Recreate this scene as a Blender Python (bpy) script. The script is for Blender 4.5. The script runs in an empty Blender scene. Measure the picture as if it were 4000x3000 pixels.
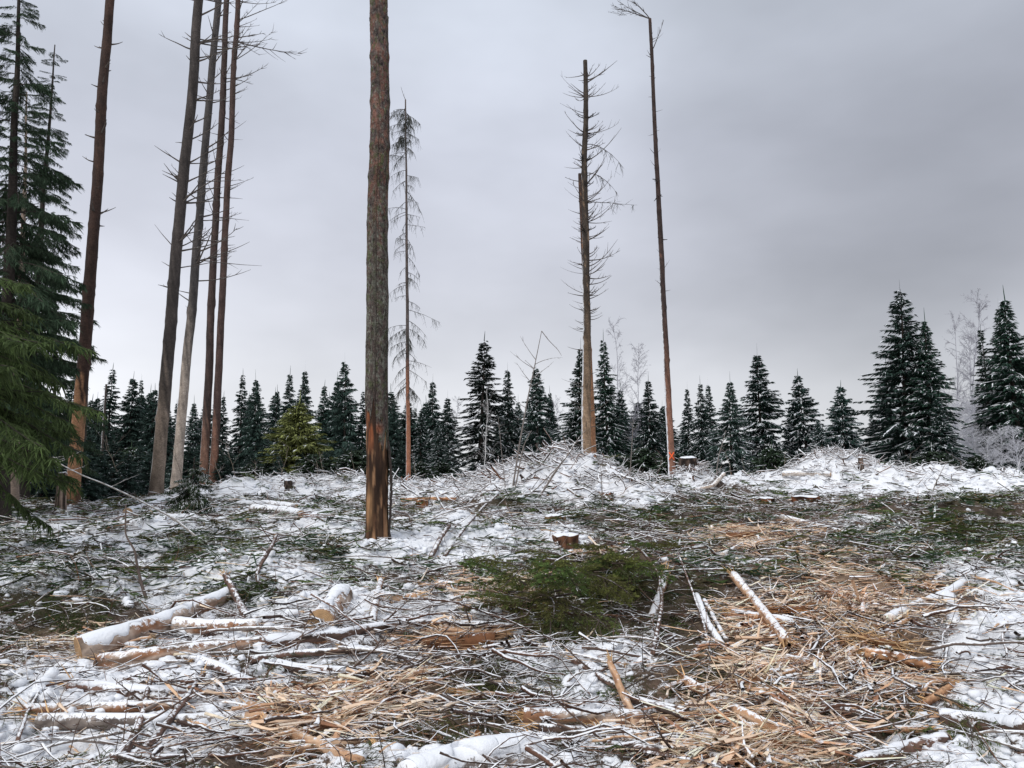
import bpy, math, random
import numpy as np
from mathutils import Vector, Matrix
R_ = math.radians
scene = bpy.context.scene
COL = scene.collection
rng = np.random.default_rng(7)

# ------------------------------------------------------------------ camera, sky, sun, exposure
EYE = 1.6; PITCH = R_(7.0); IW, IH = 2212.0, 1659.0; LENS = 27.0
F = LENS / 36.0 * IW
cam = bpy.data.cameras.new("camera"); cam.lens = LENS; cam.sensor_width = 36.0
cam.clip_end = 3000; cam.clip_start = 0.05
camo = bpy.data.objects.new("camera", cam); COL.objects.link(camo)
camo.location = (0, 0, EYE); camo.rotation_euler = (R_(90) + PITCH, 0, 0)
scene.camera = camo
scene.view_settings.view_transform = 'Standard'
scene.view_settings.look = 'None'
scene.view_settings.exposure = 0.5
scene.view_settings.gamma = 1.0
scene.view_settings.use_curve_mapping = False

SUN_EL, SUN_AZ = R_(48), R_(215)          # azimuth clockwise from +Y: behind the camera, to its left
w = bpy.data.worlds.new("World"); scene.world = w; w.use_nodes = True
nt = w.node_tree; nt.nodes.clear()
def N(tree, t, **kw):
    n = tree.nodes.new(t)
    for k, v in kw.items(): setattr(n, k, v)
    return n
out = N(nt, 'ShaderNodeOutputWorld'); bg = N(nt, 'ShaderNodeBackground'); bg.inputs['Strength'].default_value = 0.1
sky = N(nt, 'ShaderNodeTexSky', sky_type='NISHITA', sun_disc=False, sun_elevation=SUN_EL, sun_rotation=SUN_AZ)
tc = N(nt, 'ShaderNodeTexCoord'); sep = N(nt, 'ShaderNodeSeparateXYZ')
nt.links.new(tc.outputs['Generated'], sep.inputs[0])
def wmath(op, a, b=None, clamp=False):
    n = N(nt, 'ShaderNodeMath', operation=op, use_clamp=clamp)
    for i, v in enumerate((a, b)):
        if v is None: continue
        if isinstance(v, (int, float)): n.inputs[i].default_value = v
        else: nt.links.new(v, n.inputs[i])
    return n.outputs[0]
ramp = N(nt, 'ShaderNodeValToRGB')                   # cloud deck: pale low down, greyer higher up
e = ramp.color_ramp.elements
EXP = 2 ** 0.5                                        # colours below are as they show after the exposure
def sc_(c): return tuple(x / EXP for x in c) + (1,)
e[0].position = 0.0; e[0].color = sc_((0.78, 0.79, 0.82))
e[1].position = 1.0; e[1].color = sc_((0.66, 0.71, 0.80))
for p, c in ((0.10, (0.77, 0.78, 0.82)), (0.18, (0.70, 0.715, 0.775)), (0.27, (0.665, 0.685, 0.765)), (0.40, (0.65, 0.68, 0.775)), (0.55, (0.68, 0.73, 0.83))):
    k = ramp.color_ramp.elements.new(p); k.color = sc_(c)
nt.links.new(sep.outputs['Z'], ramp.inputs[0])
mp = N(nt, 'ShaderNodeMapping'); mp.inputs['Scale'].default_value = (1.0, 1.0, 2.1); mp.inputs['Location'].default_value = (0.35, 0.1, 0.42)
nt.links.new(tc.outputs['Generated'], mp.inputs[0])
nz = N(nt, 'ShaderNodeTexNoise'); nz.inputs['Scale'].default_value = 1.7; nz.inputs['Detail'].default_value = 5; nz.inputs['Roughness'].default_value = 0.48
nt.links.new(mp.outputs[0], nz.inputs['Vector'])
def pix_dir(u, v):
    xr, yr = (u - IW / 2) / F, (IH / 2 - v) / F
    return np.array([xr, math.cos(PITCH) - yr * math.sin(PITCH), math.sin(PITCH) + yr * math.cos(PITCH)])
def spot(u, v, lo):                                   # a darker bank of cloud
    d = pix_dir(u, v); d = d / np.linalg.norm(d)
    n = N(nt, 'ShaderNodeVectorMath', operation='DOT_PRODUCT'); n.inputs[1].default_value = tuple(d)
    nt.links.new(tc.outputs['Generated'], n.inputs[0])
    m = N(nt, 'ShaderNodeMapRange', interpolation_type='SMOOTHERSTEP'); m.inputs['From Min'].default_value = lo; m.inputs['From Max'].default_value = 1.0
    nt.links.new(n.outputs['Value'], m.inputs['Value']); return m.outputs[0]
cl = wmath('MULTIPLY', wmath('SUBTRACT', nz.outputs[0], 0.5), 1.25)
bank = wmath('MULTIPLY', wmath('ADD', wmath('MULTIPLY', spot(1880, 330, 0.945), 0.17), wmath('MULTIPLY', spot(2050, 560, 0.965), 0.07)),
             wmath('ADD', wmath('MULTIPLY', nz.outputs[0], 1.6), 0.15))
mod = wmath('SUBTRACT', wmath('ADD', 1.0, cl), bank)
mod10 = wmath('MULTIPLY', mod, 10.0)
vm = N(nt, 'ShaderNodeVectorMath', operation='SCALE')
nt.links.new(ramp.outputs[0], vm.inputs[0]); nt.links.new(mod10, vm.inputs['Scale'])
mix = N(nt, 'ShaderNodeMix', data_type='RGBA'); mix.inputs[0].default_value = 0.95
nt.links.new(sky.outputs[0], mix.inputs[6]); nt.links.new(vm.outputs[0], mix.inputs[7])
nt.links.new(mix.outputs[2], bg.inputs['Color']); nt.links.new(bg.outputs[0], out.inputs[0])

sl = bpy.data.lights.new("sun", 'SUN'); sl.energy = 1.5; sl.angle = R_(42); sl.color = (1.0, 0.97, 0.93)
so = bpy.data.objects.new("sun", sl); COL.objects.link(so)
sd = Vector((math.sin(SUN_AZ) * math.cos(SUN_EL), math.cos(SUN_AZ) * math.cos(SUN_EL), math.sin(SUN_EL)))
so.rotation_euler = sd.to_track_quat('Z', 'Y').to_euler(); so.location = sd * 50

# ------------------------------------------------------------------ numpy noise
def _h(xi, yi, s):
    n = (xi.astype(np.int64) * 374761393 + yi.astype(np.int64) * 668265263 + s * 974634777) & 0xFFFFFFFF
    n = ((n ^ (n >> 13)) * 1274126177) & 0xFFFFFFFF
    n = n ^ (n >> 16)
    return (n & 0xFFFFFF) / float(0xFFFFFF)
def vn(x, y, s=0):
    x = np.asarray(x, float); y = np.asarray(y, float)
    xi = np.floor(x); yi = np.floor(y); fx = x - xi; fy = y - yi
    fx = fx * fx * fx * (fx * (fx * 6 - 15) + 10); fy = fy * fy * fy * (fy * (fy * 6 - 15) + 10)
    a = _h(xi, yi, s); b = _h(xi + 1, yi, s); c = _h(xi, yi + 1, s); d = _h(xi + 1, yi + 1, s)
    return (a * (1 - fx) + b * fx) * (1 - fy) + (c * (1 - fx) + d * fx) * fy
def fbm(x, y, s=0, o=4):
    t = 0; a = 1; m = 0
    for i in range(o):
        c, sn = math.cos(0.7 * i), math.sin(0.7 * i)
        t = t + a * vn((x * c - y * sn) * 2 ** i + 17.3 * i, (x * sn + y * c) * 2 ** i - 9.1 * i, s + i); m += a; a *= 0.5
    return t / m
def sst(a, b, x):
    t = np.clip((x - a) / (b - a), 0, 1); return t * t * (3 - 2 * t)

# ------------------------------------------------------------------ terrain
def PX(u, v, d):                                      # the point at forward distance d seen in direction (u, v)
    q = pix_dir(u, v); k = d / q[1]
    return np.array([q[0] * k, d, EYE + q[2] * k])
def XU(u, d): return PX(u, 1034, d)[0]
def project(x, y, z):
    dz = z - EYE
    fw = y * math.cos(PITCH) + dz * math.sin(PITCH); up = -y * math.sin(PITCH) + dz * math.cos(PITCH)
    fw = np.maximum(fw, 0.05)
    return IW / 2 + F * x / fw, IH / 2 - F * up / fw
PY = [-30, 0, 3.5, 5, 6.5, 8, 10, 12.5, 15, 20, 26, 34, 45, 80, 200, 700]
PZ = [0.0, 0.0, 0.0, 0.05, 0.20, 0.38, 0.62, 0.76, 0.88, 1.06, 1.22, 1.36, 1.46, 1.5, 1.4, 1.0]
MOUNDS = [  # u, d, height, rx, ry
    (1190, 18.5, 0.72, 1.3, 1.4), (1230, 18.2, 0.42, 2.8, 2.0), (1010, 19.5, 0.35, 1.2, 1.2), (1350, 18.5, 0.22, 1.2, 1.5),
    (1795, 25, 0.74, 1.2, 1.3), (1850, 25, 0.42, 3.6, 1.8), (2130, 24, 0.42, 4.2, 2.0), (1600, 25, 0.2, 1.3, 1.4),
    (1488, 23.5, 0.62, 0.75, 0.9), (1560, 22, 0.25, 1.0, 1.0),
    (610, 22.5, 0.30, 2.6, 1.4), (760, 23, 0.22, 1.4, 1.2), (500, 21, 0.2, 1.0, 1.0), (905, 22, 0.25, 1.6, 1.2),
    (985, 13.0, 0.30, 0.55, 0.5), (1215, 12.0, 0.12, 0.5, 0.5), (815, 10.6, 0.13, 0.7, 0.5), (715, 7.8, 0.12, 0.4, 0.35),
    (1310, 8.6, 0.34, 0.6, 0.45), (1240, 7.5, 0.08, 0.45, 0.4), (1480, 8.4, 0.22, 0.7, 0.5), (120, 8.5, 0.22, 1.0, 0.7), (400, 12.5, 0.25, 0.8, 0.6),
    (1340, 5.9, 0.10, 0.45, 0.4), (1880, 6.4, 0.12, 0.6, 0.4), (1680, 5.0, 0.12, 0.4, 0.35), (2110, 14.0, 0.30, 2.4, 0.9), (30, 15.0, 0.15, 1.5, 1.5),
    (2180, 6.2, 0.12, 0.5, 0.8), (60, 5.4, 0.10, 0.5, 0.4), (1900, 12.5, -0.08, 2.0, 1.0),
]
MOUNDS = [(XU(u, d), d, h, rx, ry) for u, d, h, rx, ry in MOUNDS]
def hgt0(x, y):
    x = np.asarray(x, float); y = np.asarray(y, float)
    z = np.interp(y, PY, PZ)
    for cx, cy, h, rx, ry in MOUNDS:
        q = ((x - cx) / rx) ** 2 + ((y - cy) / ry) ** 2
        z = z + h * np.exp(-q)
    mk = 0
    for cx, cy, h, rx, ry in MOUNDS[:12]: mk = np.maximum(mk, np.exp(-0.7 * (((x - cx) / rx) ** 2 + ((y - cy) / ry) ** 2)))
    z = z + mk * (fbm(x / .55, y / .5, 71, 3) - .5) * .75
    fade = 1 / (1 + (np.maximum(y, 0) / 60) ** 2)
    z = z + (fbm(x / 1.5, y / 1.3, 3, 3) - 0.5) * 0.36 * fade
    return z
def bill(x, y, s, o=2): return 1 - np.abs(2 * fbm(x, y, s, o) - 1)
def hgt(x, y):
    z = hgt0(x, y)
    n = np.maximum(y, 0); f1 = 1 / (1 + (n / 30) ** 2)
    z = z + (bill(x / 0.38, y / 0.34, 11) - 0.7) * 0.17 * f1 + (bill(x / 0.11, y / 0.11, 23) - 0.7) * 0.06 * f1
    z = z + (vn(x / 0.045, y / 0.045, 31) - 0.5) * 0.024 / (1 + (n / 9) ** 2)
    return z
_ys = np.exp(np.linspace(math.log(3.2), math.log(120), 2600))
def G(u, v):
    q = pix_dir(u, v); k = _ys / q[1]
    dz = EYE + q[2] * k - hgt0(q[0] * k, _ys)
    i = np.argmax(dz < 0) if (dz < 0).any() else len(_ys) - 1
    return np.array([q[0] * k[i], _ys[i], float(hgt0(q[0] * k[i], _ys[i]))])

# landmarks by which alike things are told apart in their labels
LM = [(815, 1180, 'the foot of the thick trunk'), (165, 1435, 'the sawn face of the big birch log'), (430, 1340, 'the far end of the big birch log'), (705, 1345, 'the short thick sawn log'), (808, 1325, 'the leaning birch stake'), (300, 1240, 'the crooked left sapling'), (415, 1080, 'the small snow-tipped spruce'),
      (590, 1105, 'the pair of snowy logs'), (1000, 1130, 'the hump right of the thick trunk'), (1222, 1165, 'the wide torn stump'), (1310, 1078, 'the stump at the mound foot'), (1645, 1090, 'the left track stump'), (1738, 1086, 'the right track stump'), (1635, 1165, 'the far splinter fan'), (1270, 1300, 'the green bough heap'),
      (1430, 1300, 'the birch stick in the brush heap'), (1540, 1365, 'the two whitened poles'), (1640, 1340, 'the stout pale pole'), (990, 1400, 'the shattered brown stump piece'), (740, 1560, 'the shredded heap'), (1060, 1285, 'the peeled tan poles'), (120, 1300, 'the dark boughs at the left edge'), (350, 1510, 'the splintered red-brown pole'), (330, 1570, 'the twin slanting branches'),
      (1260, 1565, 'the bottom birch log'), (1345, 1530, 'the shattered orange stake'), (1400, 1630, 'the dark poles at the bottom'), (1700, 1560, 'the splinter field at lower right'), (1850, 1310, 'the upper right splinters'), (2000, 1320, 'the snowy forked log'), (2030, 1520, 'the orange board'), (2120, 1590, 'the snow-rolled dark log'), (1920, 1430, 'the brown crushed log'), (2080, 1150, 'the green boughs at the right'),
      (1800, 1200, 'the white pole behind the splinter fan'), (1480, 1180, 'the middle of the brown track'), (600, 1230, 'the snowy slope left of the thick trunk'), (560, 1450, 'the sweeping dark branch'), (1100, 1460, 'the central snow patch'), (120, 1560, 'the white buried pole'), (2160, 1400, 'the snow at the right edge'), (1900, 1640, 'the dark log at the bottom right'), (700, 1640, 'the ringed peeled pole')]
USED = set()
def near(u, v, head, marks=None):
    o_ = sorted(marks or LM, key=lambda q: (q[0] - u) ** 2 + 4 * (q[1] - v) ** 2)
    lab = ''
    for a, b, ph in o_[:3]:
        du, dv = u - a, v - b
        for side in ((('right of' if du > 0 else 'left of') if abs(du) > 1.2 * abs(dv) else ('in front of' if dv > 0 else 'behind')), ('just right and in front of' if dv > 0 else 'just right and behind') if du > 0 else ('just left and in front of' if dv > 0 else 'just left and behind')):
            lab = head + ' ' + side + ' ' + ph
            if lab not in USED and len(lab.split()) <= 16: USED.add(lab); return lab
    return head + ' ' + side + ' ' + o_[0][2]
LMT = [(155, 1000, 'the orange-footed trunk'), (336, 1000, 'the grey-brown leaning trunk'), (385, 1000, 'the pale leaning trunk'), (450, 1000, 'the slim red trunks'), (552, 1000, 'the dense blackish spruce'), (640, 1000, 'the yellow-green conifer'), (744, 1000, 'the tall pointed dark spruce'), (815, 1000, 'the thick trunk'), (882, 1000, 'the thin dead spruce'), (945, 1000, 'the open-whorled spruce'), (1037, 1000, 'the big blackish spruce'), (1108, 1000, 'the bent sapling'), (1200, 1000, 'the brush mound peak'), (1268, 1000, 'the bristly snag'), (1316, 1000, 'the tall open spruce'), (1450, 1000, 'the trunk with the orange cross'), (1540, 1000, 'the close pair of spires'), (1648, 1000, 'the broad snowy spruce'), (1748, 1000, 'the thick-topped snowy spruce'), (1826, 1000, 'the lone squat spruce'), (1962, 1000, 'the tallest right-hand spruce'), (2042, 1000, 'the snow-laden spruce of the tall pair'), (2120, 1000, 'the frosted birches'), (2176, 1000, 'the bare-stemmed spruces')]
# what covers the ground where: (u, v, half width, half height, weight), turned into world places through the terrain
Z_SNOW = [(1200, 1020, 230, 62, 1.1), (1380, 1070, 90, 30, 1.0), (1020, 1035, 90, 30, 1), (1800, 1015, 190, 40, 1.1), (2080, 1030, 190, 34, 1.1), (1620, 1025, 60, 18, 0.9),
          (1490, 1015, 60, 22, 1), (600, 1052, 190, 20, 1.0), (760, 1055, 90, 20, .9), (930, 1055, 100, 22, .9), (880, 1180, 170, 45, .95), (980, 1125, 60, 30, 1.1), (1080, 1160, 100, 30, .8),
          (60, 1240, 90, 45, 1.1), (270, 1250, 70, 40, .7), (150, 1190, 160, 40, .65), (560, 1190, 120, 40, .8), (640, 1240, 110, 40, .8), (150, 1480, 130, 50, .95), (90, 1620, 160, 50, 1.0), (330, 1570, 240, 35, .9),
          (400, 1470, 200, 40, .9), (520, 1400, 200, 30, .8), (720, 1295, 70, 35, 1), (1030, 1320, 60, 22, .9), (1280, 1490, 90, 60, 1.05), (1200, 1440, 70, 40, .7), (1380, 1430, 80, 40, .6),
          (1050, 1640, 170, 40, 1.0), (2170, 1330, 70, 90, 1.1), (2160, 1480, 70, 120, 1.05), (2120, 1610, 110, 60, .95), (2080, 1240, 120, 30, .6), (1215, 1165, 70, 30, .7), (330, 1110, 60, 25, .8), (580, 1100, 90, 16, .8),
          (700, 1600, 60, 50, .5), (450, 1235, 340, 80, .72), (280, 1175, 320, 60, .68), (700, 1120, 120, 30, .6), (620, 1470, 80, 30, .6), (880, 1330, 90, 40, .7)]
Z_TAN = [(1780, 1400, 220, 170, .55), (1850, 1310, 200, 70, 1), (1720, 1560, 190, 80, 1.2), (1780, 1450, 210, 60, 1), (1640, 1165, 130, 22, 1.1), (1130, 1285, 120, 36, 1), (740, 1550, 200, 50, 1.1), (960, 1385, 90, 28, .9), (900, 1480, 110, 36, .9),
         (1660, 1640, 180, 50, 1.0), (1920, 1270, 130, 40, .8), (640, 1620, 90, 50, .7), (1620, 1370, 80, 50, .9), (130, 1390, 120, 40, .55), (1860, 1390, 160, 50, 1), (1300, 1215, 60, 12, .8), (1760, 1220, 120, 40, .7), (1900, 1500, 140, 50, .8)]
Z_GRN = [(1290, 1290, 150, 55, 1.2), (1240, 1375, 90, 40, 1.2), (110, 1300, 130, 55, 1.2), (40, 1380, 80, 50, 1), (400, 1180, 80, 28, 1), (1120, 1480, 80, 50, 1), (2080, 1150, 170, 40, .75), (520, 1265, 90, 26, .9), (1580, 1480, 80, 40, 1), (1400, 1110, 200, 28, .45),
         (1000, 1590, 110, 45, .8), (2000, 1570, 90, 40, .8), (680, 1190, 60, 20, .9), (1440, 1290, 90, 40, .7), (560, 1450, 110, 18, .8), (1850, 1200, 150, 30, .5), (100, 1215, 90, 20, .6), (1500, 1390, 90, 40, .6), (2100, 1080, 120, 14, .7), (760, 1250, 80, 20, .5), (1090, 1090, 90, 14, .7)]
Z_BRN = [(1500, 1150, 330, 70, 1.0), (1300, 1180, 200, 40, .9), (960, 1090, 150, 16, .9), (1600, 1090, 300, 22, .9), (1900, 1090, 200, 20, .8), (1800, 1400, 300, 200, .7), (200, 1340, 160, 30, .8), (1500, 1340, 160, 60, .8), (750, 1440, 150, 30, .6), (560, 1080, 90, 10, .7)]
def zw(zs, u, v):
    t = np.zeros_like(u)
    for a, b, ra, rb, wt in zs:
        t = np.maximum(t, wt * np.exp(-0.8 * (((u - a) / ra) ** 2 + ((v - b) / rb) ** 2)))
    return t
def zones(x, y, z=None):
    if z is None: z = hgt0(x, y)
    u, v = project(x, y, z)
    jx = (fbm(x / 0.8, y / 0.8, 41, 3) - .5) * 120 * 8 / np.maximum(y, 4); jy = (fbm(x / 0.8 + 50, y / 0.8, 43, 3) - .5) * 50 * 8 / np.maximum(y, 4)
    u = u + jx; v = v + jy
    return zw(Z_SNOW, u, v), zw(Z_TAN, u, v), zw(Z_GRN, u, v), zw(Z_BRN, u, v)

# ------------------------------------------------------------------ mesh helpers
class MB:
    def __init__(s): s.v = []; s.q = []; s.t = []; s.c = []; s.n = 0
    def add(s, v, q=None, t=None, col=(0.5, 0.5, 0.5, 0)):
        v = np.asarray(v, float).reshape(-1, 3); c = np.asarray(col, float)
        if c.ndim == 1: c = np.broadcast_to(c, (len(v), 4))
        s.v.append(v); s.c.append(c.reshape(-1, 4))
        if q is not None and len(q): s.q.append(np.asarray(q, np.int64).reshape(-1, 4) + s.n)
        if t is not None and len(t): s.t.append(np.asarray(t, np.int64).reshape(-1, 3) + s.n)
        s.n += len(v); return s
    def tubes(s, P, R, S=5, col=(0.5, 0.5, 0.5, 0), cap=False, flat=None, ref=None):
        P = np.asarray(P, float); R = np.asarray(R, float)
        if P.ndim == 2: P = P[None]; R = R[None]
        Nn, K, _ = P.shape
        T = np.gradient(P, axis=1); T /= np.linalg.norm(T, axis=2, keepdims=True) + 1e-9
        if ref is None:
            ref = np.where((np.abs(T[:, :, 2]).mean(1) > 0.85)[:, None, None], np.array([1., 0, 0]), np.array([0., 0, 1.]))
        n1 = np.cross(T, np.broadcast_to(ref, T.shape)); n1 /= np.linalg.norm(n1, axis=2, keepdims=True) + 1e-9
        n2 = np.cross(n1, T)
        a = np.arange(S) * 2 * math.pi / S
        if flat is None: fl = 1.0
        else: fl = np.asarray(flat, float).reshape(-1, 1, 1, 1)
        V = P[:, :, None] + R[:, :, None, None] * (np.cos(a)[None, None, :, None] * n1[:, :, None] + fl * np.sin(a)[None, None, :, None] * n2[:, :, None])
        idx = np.arange(Nn * K * S).reshape(Nn, K, S)
        j2 = np.roll(idx, -1, axis=2)
        q = np.stack([idx[:, :-1], j2[:, :-1], j2[:, 1:], idx[:, 1:]], -1).reshape(-1, 4)
        c = np.asarray(col, float)
        if c.ndim == 1: c = np.broadcast_to(c, (Nn, K, S, 4))
        elif c.ndim == 2: c = np.broadcast_to(c[:, None, None], (Nn, K, S, 4))
        elif c.ndim == 3: c = np.broadcast_to(c[:, :, None], (Nn, K, S, 4))
        V = V.reshape(-1, 3); c = c.reshape(-1, 4); t = None
        if cap:
            ce = np.concatenate([P[:, 0], P[:, -1]]); cc = np.concatenate([c.reshape(Nn, K, S, 4)[:, 0, 0], c.reshape(Nn, K, S, 4)[:, -1, 0]])
            b0 = len(V) + np.arange(Nn); b1 = b0 + Nn
            t = np.concatenate([np.stack([j2[:, 0], idx[:, 0], np.broadcast_to(b0[:, None], (Nn, S))], -1).reshape(-1, 3),
                                np.stack([idx[:, -1], j2[:, -1], np.broadcast_to(b1[:, None], (Nn, S))], -1).reshape(-1, 3)])
            V = np.concatenate([V, ce]); c = np.concatenate([c, cc])
        return s.add(V, q, t, c)
    def ribbons(s, P, W, side, col):
        P = np.asarray(P, float); Nn, K, _ = P.shape; W = np.broadcast_to(np.asarray(W, float), (Nn, K))
        side = np.asarray(side, float)
        if side.ndim == 2: side = side[:, None]
        V = np.stack([P - side * W[:, :, None], P + side * W[:, :, None]], 2)
        idx = np.arange(Nn * K * 2).reshape(Nn, K, 2)
        q = np.stack([idx[:, :-1, 0], idx[:, :-1, 1], idx[:, 1:, 1], idx[:, 1:, 0]], -1).reshape(-1, 4)
        c = np.asarray(col, float)
        if c.ndim == 1: c = np.broadcast_to(c, (Nn, K, 2, 4))
        elif c.ndim == 2: c = np.broadcast_to(c[:, None, None], (Nn, K, 2, 4))
        elif c.ndim == 3: c = np.broadcast_to(c[:, :, None], (Nn, K, 2, 4))
        return s.add(V, q, None, c)
    def mesh(s, name, mat, off=None, smooth=True):
        me = bpy.data.meshes.new(name)
        V = np.concatenate(s.v); C = np.concatenate(s.c)
        if off is not None: V = V - np.asarray(off)
        q = np.concatenate(s.q) if s.q else np.zeros((0, 4), np.int64); t = np.concatenate(s.t) if s.t else np.zeros((0, 3), np.int64)
        me.vertices.add(len(V)); me.vertices.foreach_set('co', V.astype(np.float32).ravel())
        nl = len(q) * 4 + len(t) * 3; me.loops.add(nl)
        me.loops.foreach_set('vertex_index', np.concatenate([q.ravel(), t.ravel()]).astype(np.int32))
        me.polygons.add(len(q) + len(t))
        me.polygons.foreach_set('loop_start', np.concatenate([np.arange(len(q)) * 4, len(q) * 4 + np.arange(len(t)) * 3]).astype(np.int32))
        me.polygons.foreach_set('use_smooth', np.full(len(q) + len(t), smooth))
        me.update(calc_edges=True)
        at = me.color_attributes.new('col', 'FLOAT_COLOR', 'POINT'); at.data.foreach_set('color', C.astype(np.float32).ravel())
        if mat: me.materials.append(mat)
        return me
    def obj(s, name, mat, parent=None, off=None, smooth=True):
        o = bpy.data.objects.new(name, s.mesh(name, mat, off, smooth)); COL.objects.link(o)
        if parent is not None: o.parent = parent
        elif off is not None: o.location = off
        return o
def tag(o, label=None, cat=None, group=None, kind=None):
    if label: o['label'] = label
    if cat: o['category'] = cat
    if group: o['group'] = group
    if kind: o['kind'] = kind
    return o
def thing(name, label, cat, loc, group=None):
    o = bpy.data.objects.new(name, None); COL.objects.link(o); o.location = tuple(loc); o.empty_display_size = 0.2
    return tag(o, label, cat, group)
def copy_tree(o, parent=None):
    c = o.copy(); COL.objects.link(c); c.parent = parent
    for ch in o.children: copy_tree(ch, c)
    return c
def nrm(a): return a / (np.linalg.norm(a, axis=-1, keepdims=True) + 1e-9)

# ------------------------------------------------------------------ materials
def mat_new(name):
    m = bpy.data.materials.new(name); m.use_nodes = True; t = m.node_tree; t.nodes.clear()
    o = N(t, 'ShaderNodeOutputMaterial'); b = N(t, 'ShaderNodeBsdfPrincipled'); t.links.new(b.outputs[0], o.inputs[0])
    return m, t, b
def lk(t, a, b): t.links.new(a, b)
def mth(t, op, a, b=None, clamp=False):
    n = N(t, 'ShaderNodeMath', operation=op, use_clamp=clamp)
    for i, v in enumerate((a, b)):
        if v is None: continue
        if isinstance(v, (int, float)): n.inputs[i].default_value = v
        else: lk(t, v, n.inputs[i])
    return n.outputs[0]
def noise(t, scale, detail=3, rough=0.55, vec=None, stretch=None, coord='Object'):
    n = N(t, 'ShaderNodeTexNoise'); n.inputs['Scale'].default_value = scale; n.inputs['Detail'].default_value = detail; n.inputs['Roughness'].default_value = rough
    c = N(t, 'ShaderNodeTexCoord'); src = c.outputs[coord]
    if coord == 'World':
        pass
    if stretch:
        mp_ = N(t, 'ShaderNodeMapping'); mp_.inputs['Scale'].default_value = stretch; lk(t, src, mp_.inputs[0]); src = mp_.outputs[0]
    lk(t, src, n.inputs['Vector']); return n.outputs[0]
def mixc(t, f, a, b):
    n = N(t, 'ShaderNodeMix', data_type='RGBA')
    for i, v in ((0, f), (6, a), (7, b)):
        if isinstance(v, (int, float)): n.inputs[i].default_value = v
        elif isinstance(v, tuple): n.inputs[i].default_value = v
        else: lk(t, v, n.inputs[i])
    return n.outputs[2]
SNOW = (0.84, 0.855, 0.88, 1)
def mat_debris(name, var=0.7, nscale=14, axis='up', bump=0.35, stretch=None, rough=0.85, gain=3.2):
    m, t, b = mat_new(name)
    a = N(t, 'ShaderNodeAttribute', attribute_name='col')
    n1 = noise(t, nscale, 4, 0.6, stretch=stretch)
    k = mth(t, 'ADD', mth(t, 'MULTIPLY', mth(t, 'SUBTRACT', n1, 0.5), 2 * var), 1.0)
    if axis == 'left':
        n4 = noise(t, 3.2, 4, 0.65, stretch=(1, 1, 0.8 if gain < 3.3 else 0.5)); k = mth(t, 'MULTIPLY', k, mth(t, 'ADD', 0.1, mth(t, 'MULTIPLY', n4, 1.8)))
    k = mth(t, 'MAXIMUM', k, 0.12)
    sc = N(t, 'ShaderNodeVectorMath', operation='SCALE'); lk(t, a.outputs['Color'], sc.inputs[0]); lk(t, k, sc.inputs['Scale'])
    g = N(t, 'ShaderNodeNewGeometry'); sp = N(t, 'ShaderNodeSeparateXYZ'); lk(t, g.outputs['Normal'], sp.inputs[0])
    comp = sp.outputs['Z'] if axis == 'up' else mth(t, 'MULTIPLY', mth(t, 'SUBTRACT', mth(t, 'MULTIPLY', sp.outputs['Y'], 0.25), sp.outputs['X']), 1.0)
    n2 = noise(t, nscale * 1.3 if axis == 'up' else 7, 3, 0.6); n3 = noise(t, nscale * 5, 2, 0.5)
    thr = mth(t, 'SUBTRACT', 1.25, mth(t, 'MULTIPLY', a.outputs['Alpha'], 1.25))
    f = mth(t, 'SUBTRACT', comp, thr)
    f = mth(t, 'ADD', f, mth(t, 'MULTIPLY', mth(t, 'SUBTRACT', n2, 0.5), 2.0 if axis == 'up' else 0.7))
    f = mth(t, 'ADD', f, mth(t, 'MULTIPLY', mth(t, 'SUBTRACT', n3, 0.5), 0.8))
    f = mth(t, 'MULTIPLY', f, gain, True)
    f = mth(t, 'MULTIPLY', f, mth(t, 'MULTIPLY', a.outputs['Alpha'], 20, True))
    lk(t, mixc(t, f, sc.outputs[0], SNOW), b.inputs['Base Color'])
    b.inputs['Roughness'].default_value = rough; b.inputs['Specular IOR Level'].default_value = 0.25
    bp = N(t, 'ShaderNodeBump'); bp.inputs['Strength'].default_value = bump; bp.inputs['Distance'].default_value = 0.02
    lk(t, n1, bp.inputs['Height']); lk(t, bp.outputs[0], b.inputs['Normal'])
    return m
M_bark = mat_debris('bark_with_snow', 0.75, 16, 'up', 0.4)
M_twig = mat_debris('twig_with_snow', 0.6, 9, 'up', 0.1)
M_wood = mat_debris('split_wood', 0.45, 22, 'up', 0.3)
M_trunk = mat_debris('standing_trunk', 0.9, 26, 'left', 0.9, stretch=(1, 1, 1.4))
M_stripped = mat_debris('stripped_trunk', 1.1, 30, 'left', 0.5, stretch=(1, 1, 0.10), gain=3.4)
M_branch = mat_debris('dead_branch', 0.5, 8, 'up', 0.1)
def mat_foliage(name, var=0.5):
    m, t, b = mat_new(name)
    a = N(t, 'ShaderNodeAttribute', attribute_name='col'); oi = N(t, 'ShaderNodeObjectInfo')
    n1 = noise(t, 1.6, 3, 0.6)
    k = mth(t, 'ADD', mth(t, 'MULTIPLY', mth(t, 'SUBTRACT', n1, 0.5), 1.2), mth(t, 'ADD', 0.75, mth(t, 'MULTIPLY', oi.outputs['Random'], var)))
    sc = N(t, 'ShaderNodeVectorMath', operation='SCALE'); lk(t, a.outputs['Color'], sc.inputs[0]); lk(t, k, sc.inputs['Scale'])
    lk(t, sc.outputs[0], b.inputs['Base Color']); b.inputs['Roughness'].default_value = 0.7; b.inputs['Specular IOR Level'].default_value = 0.2
    return m
M_needle = mat_foliage('spruce_needles')
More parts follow.
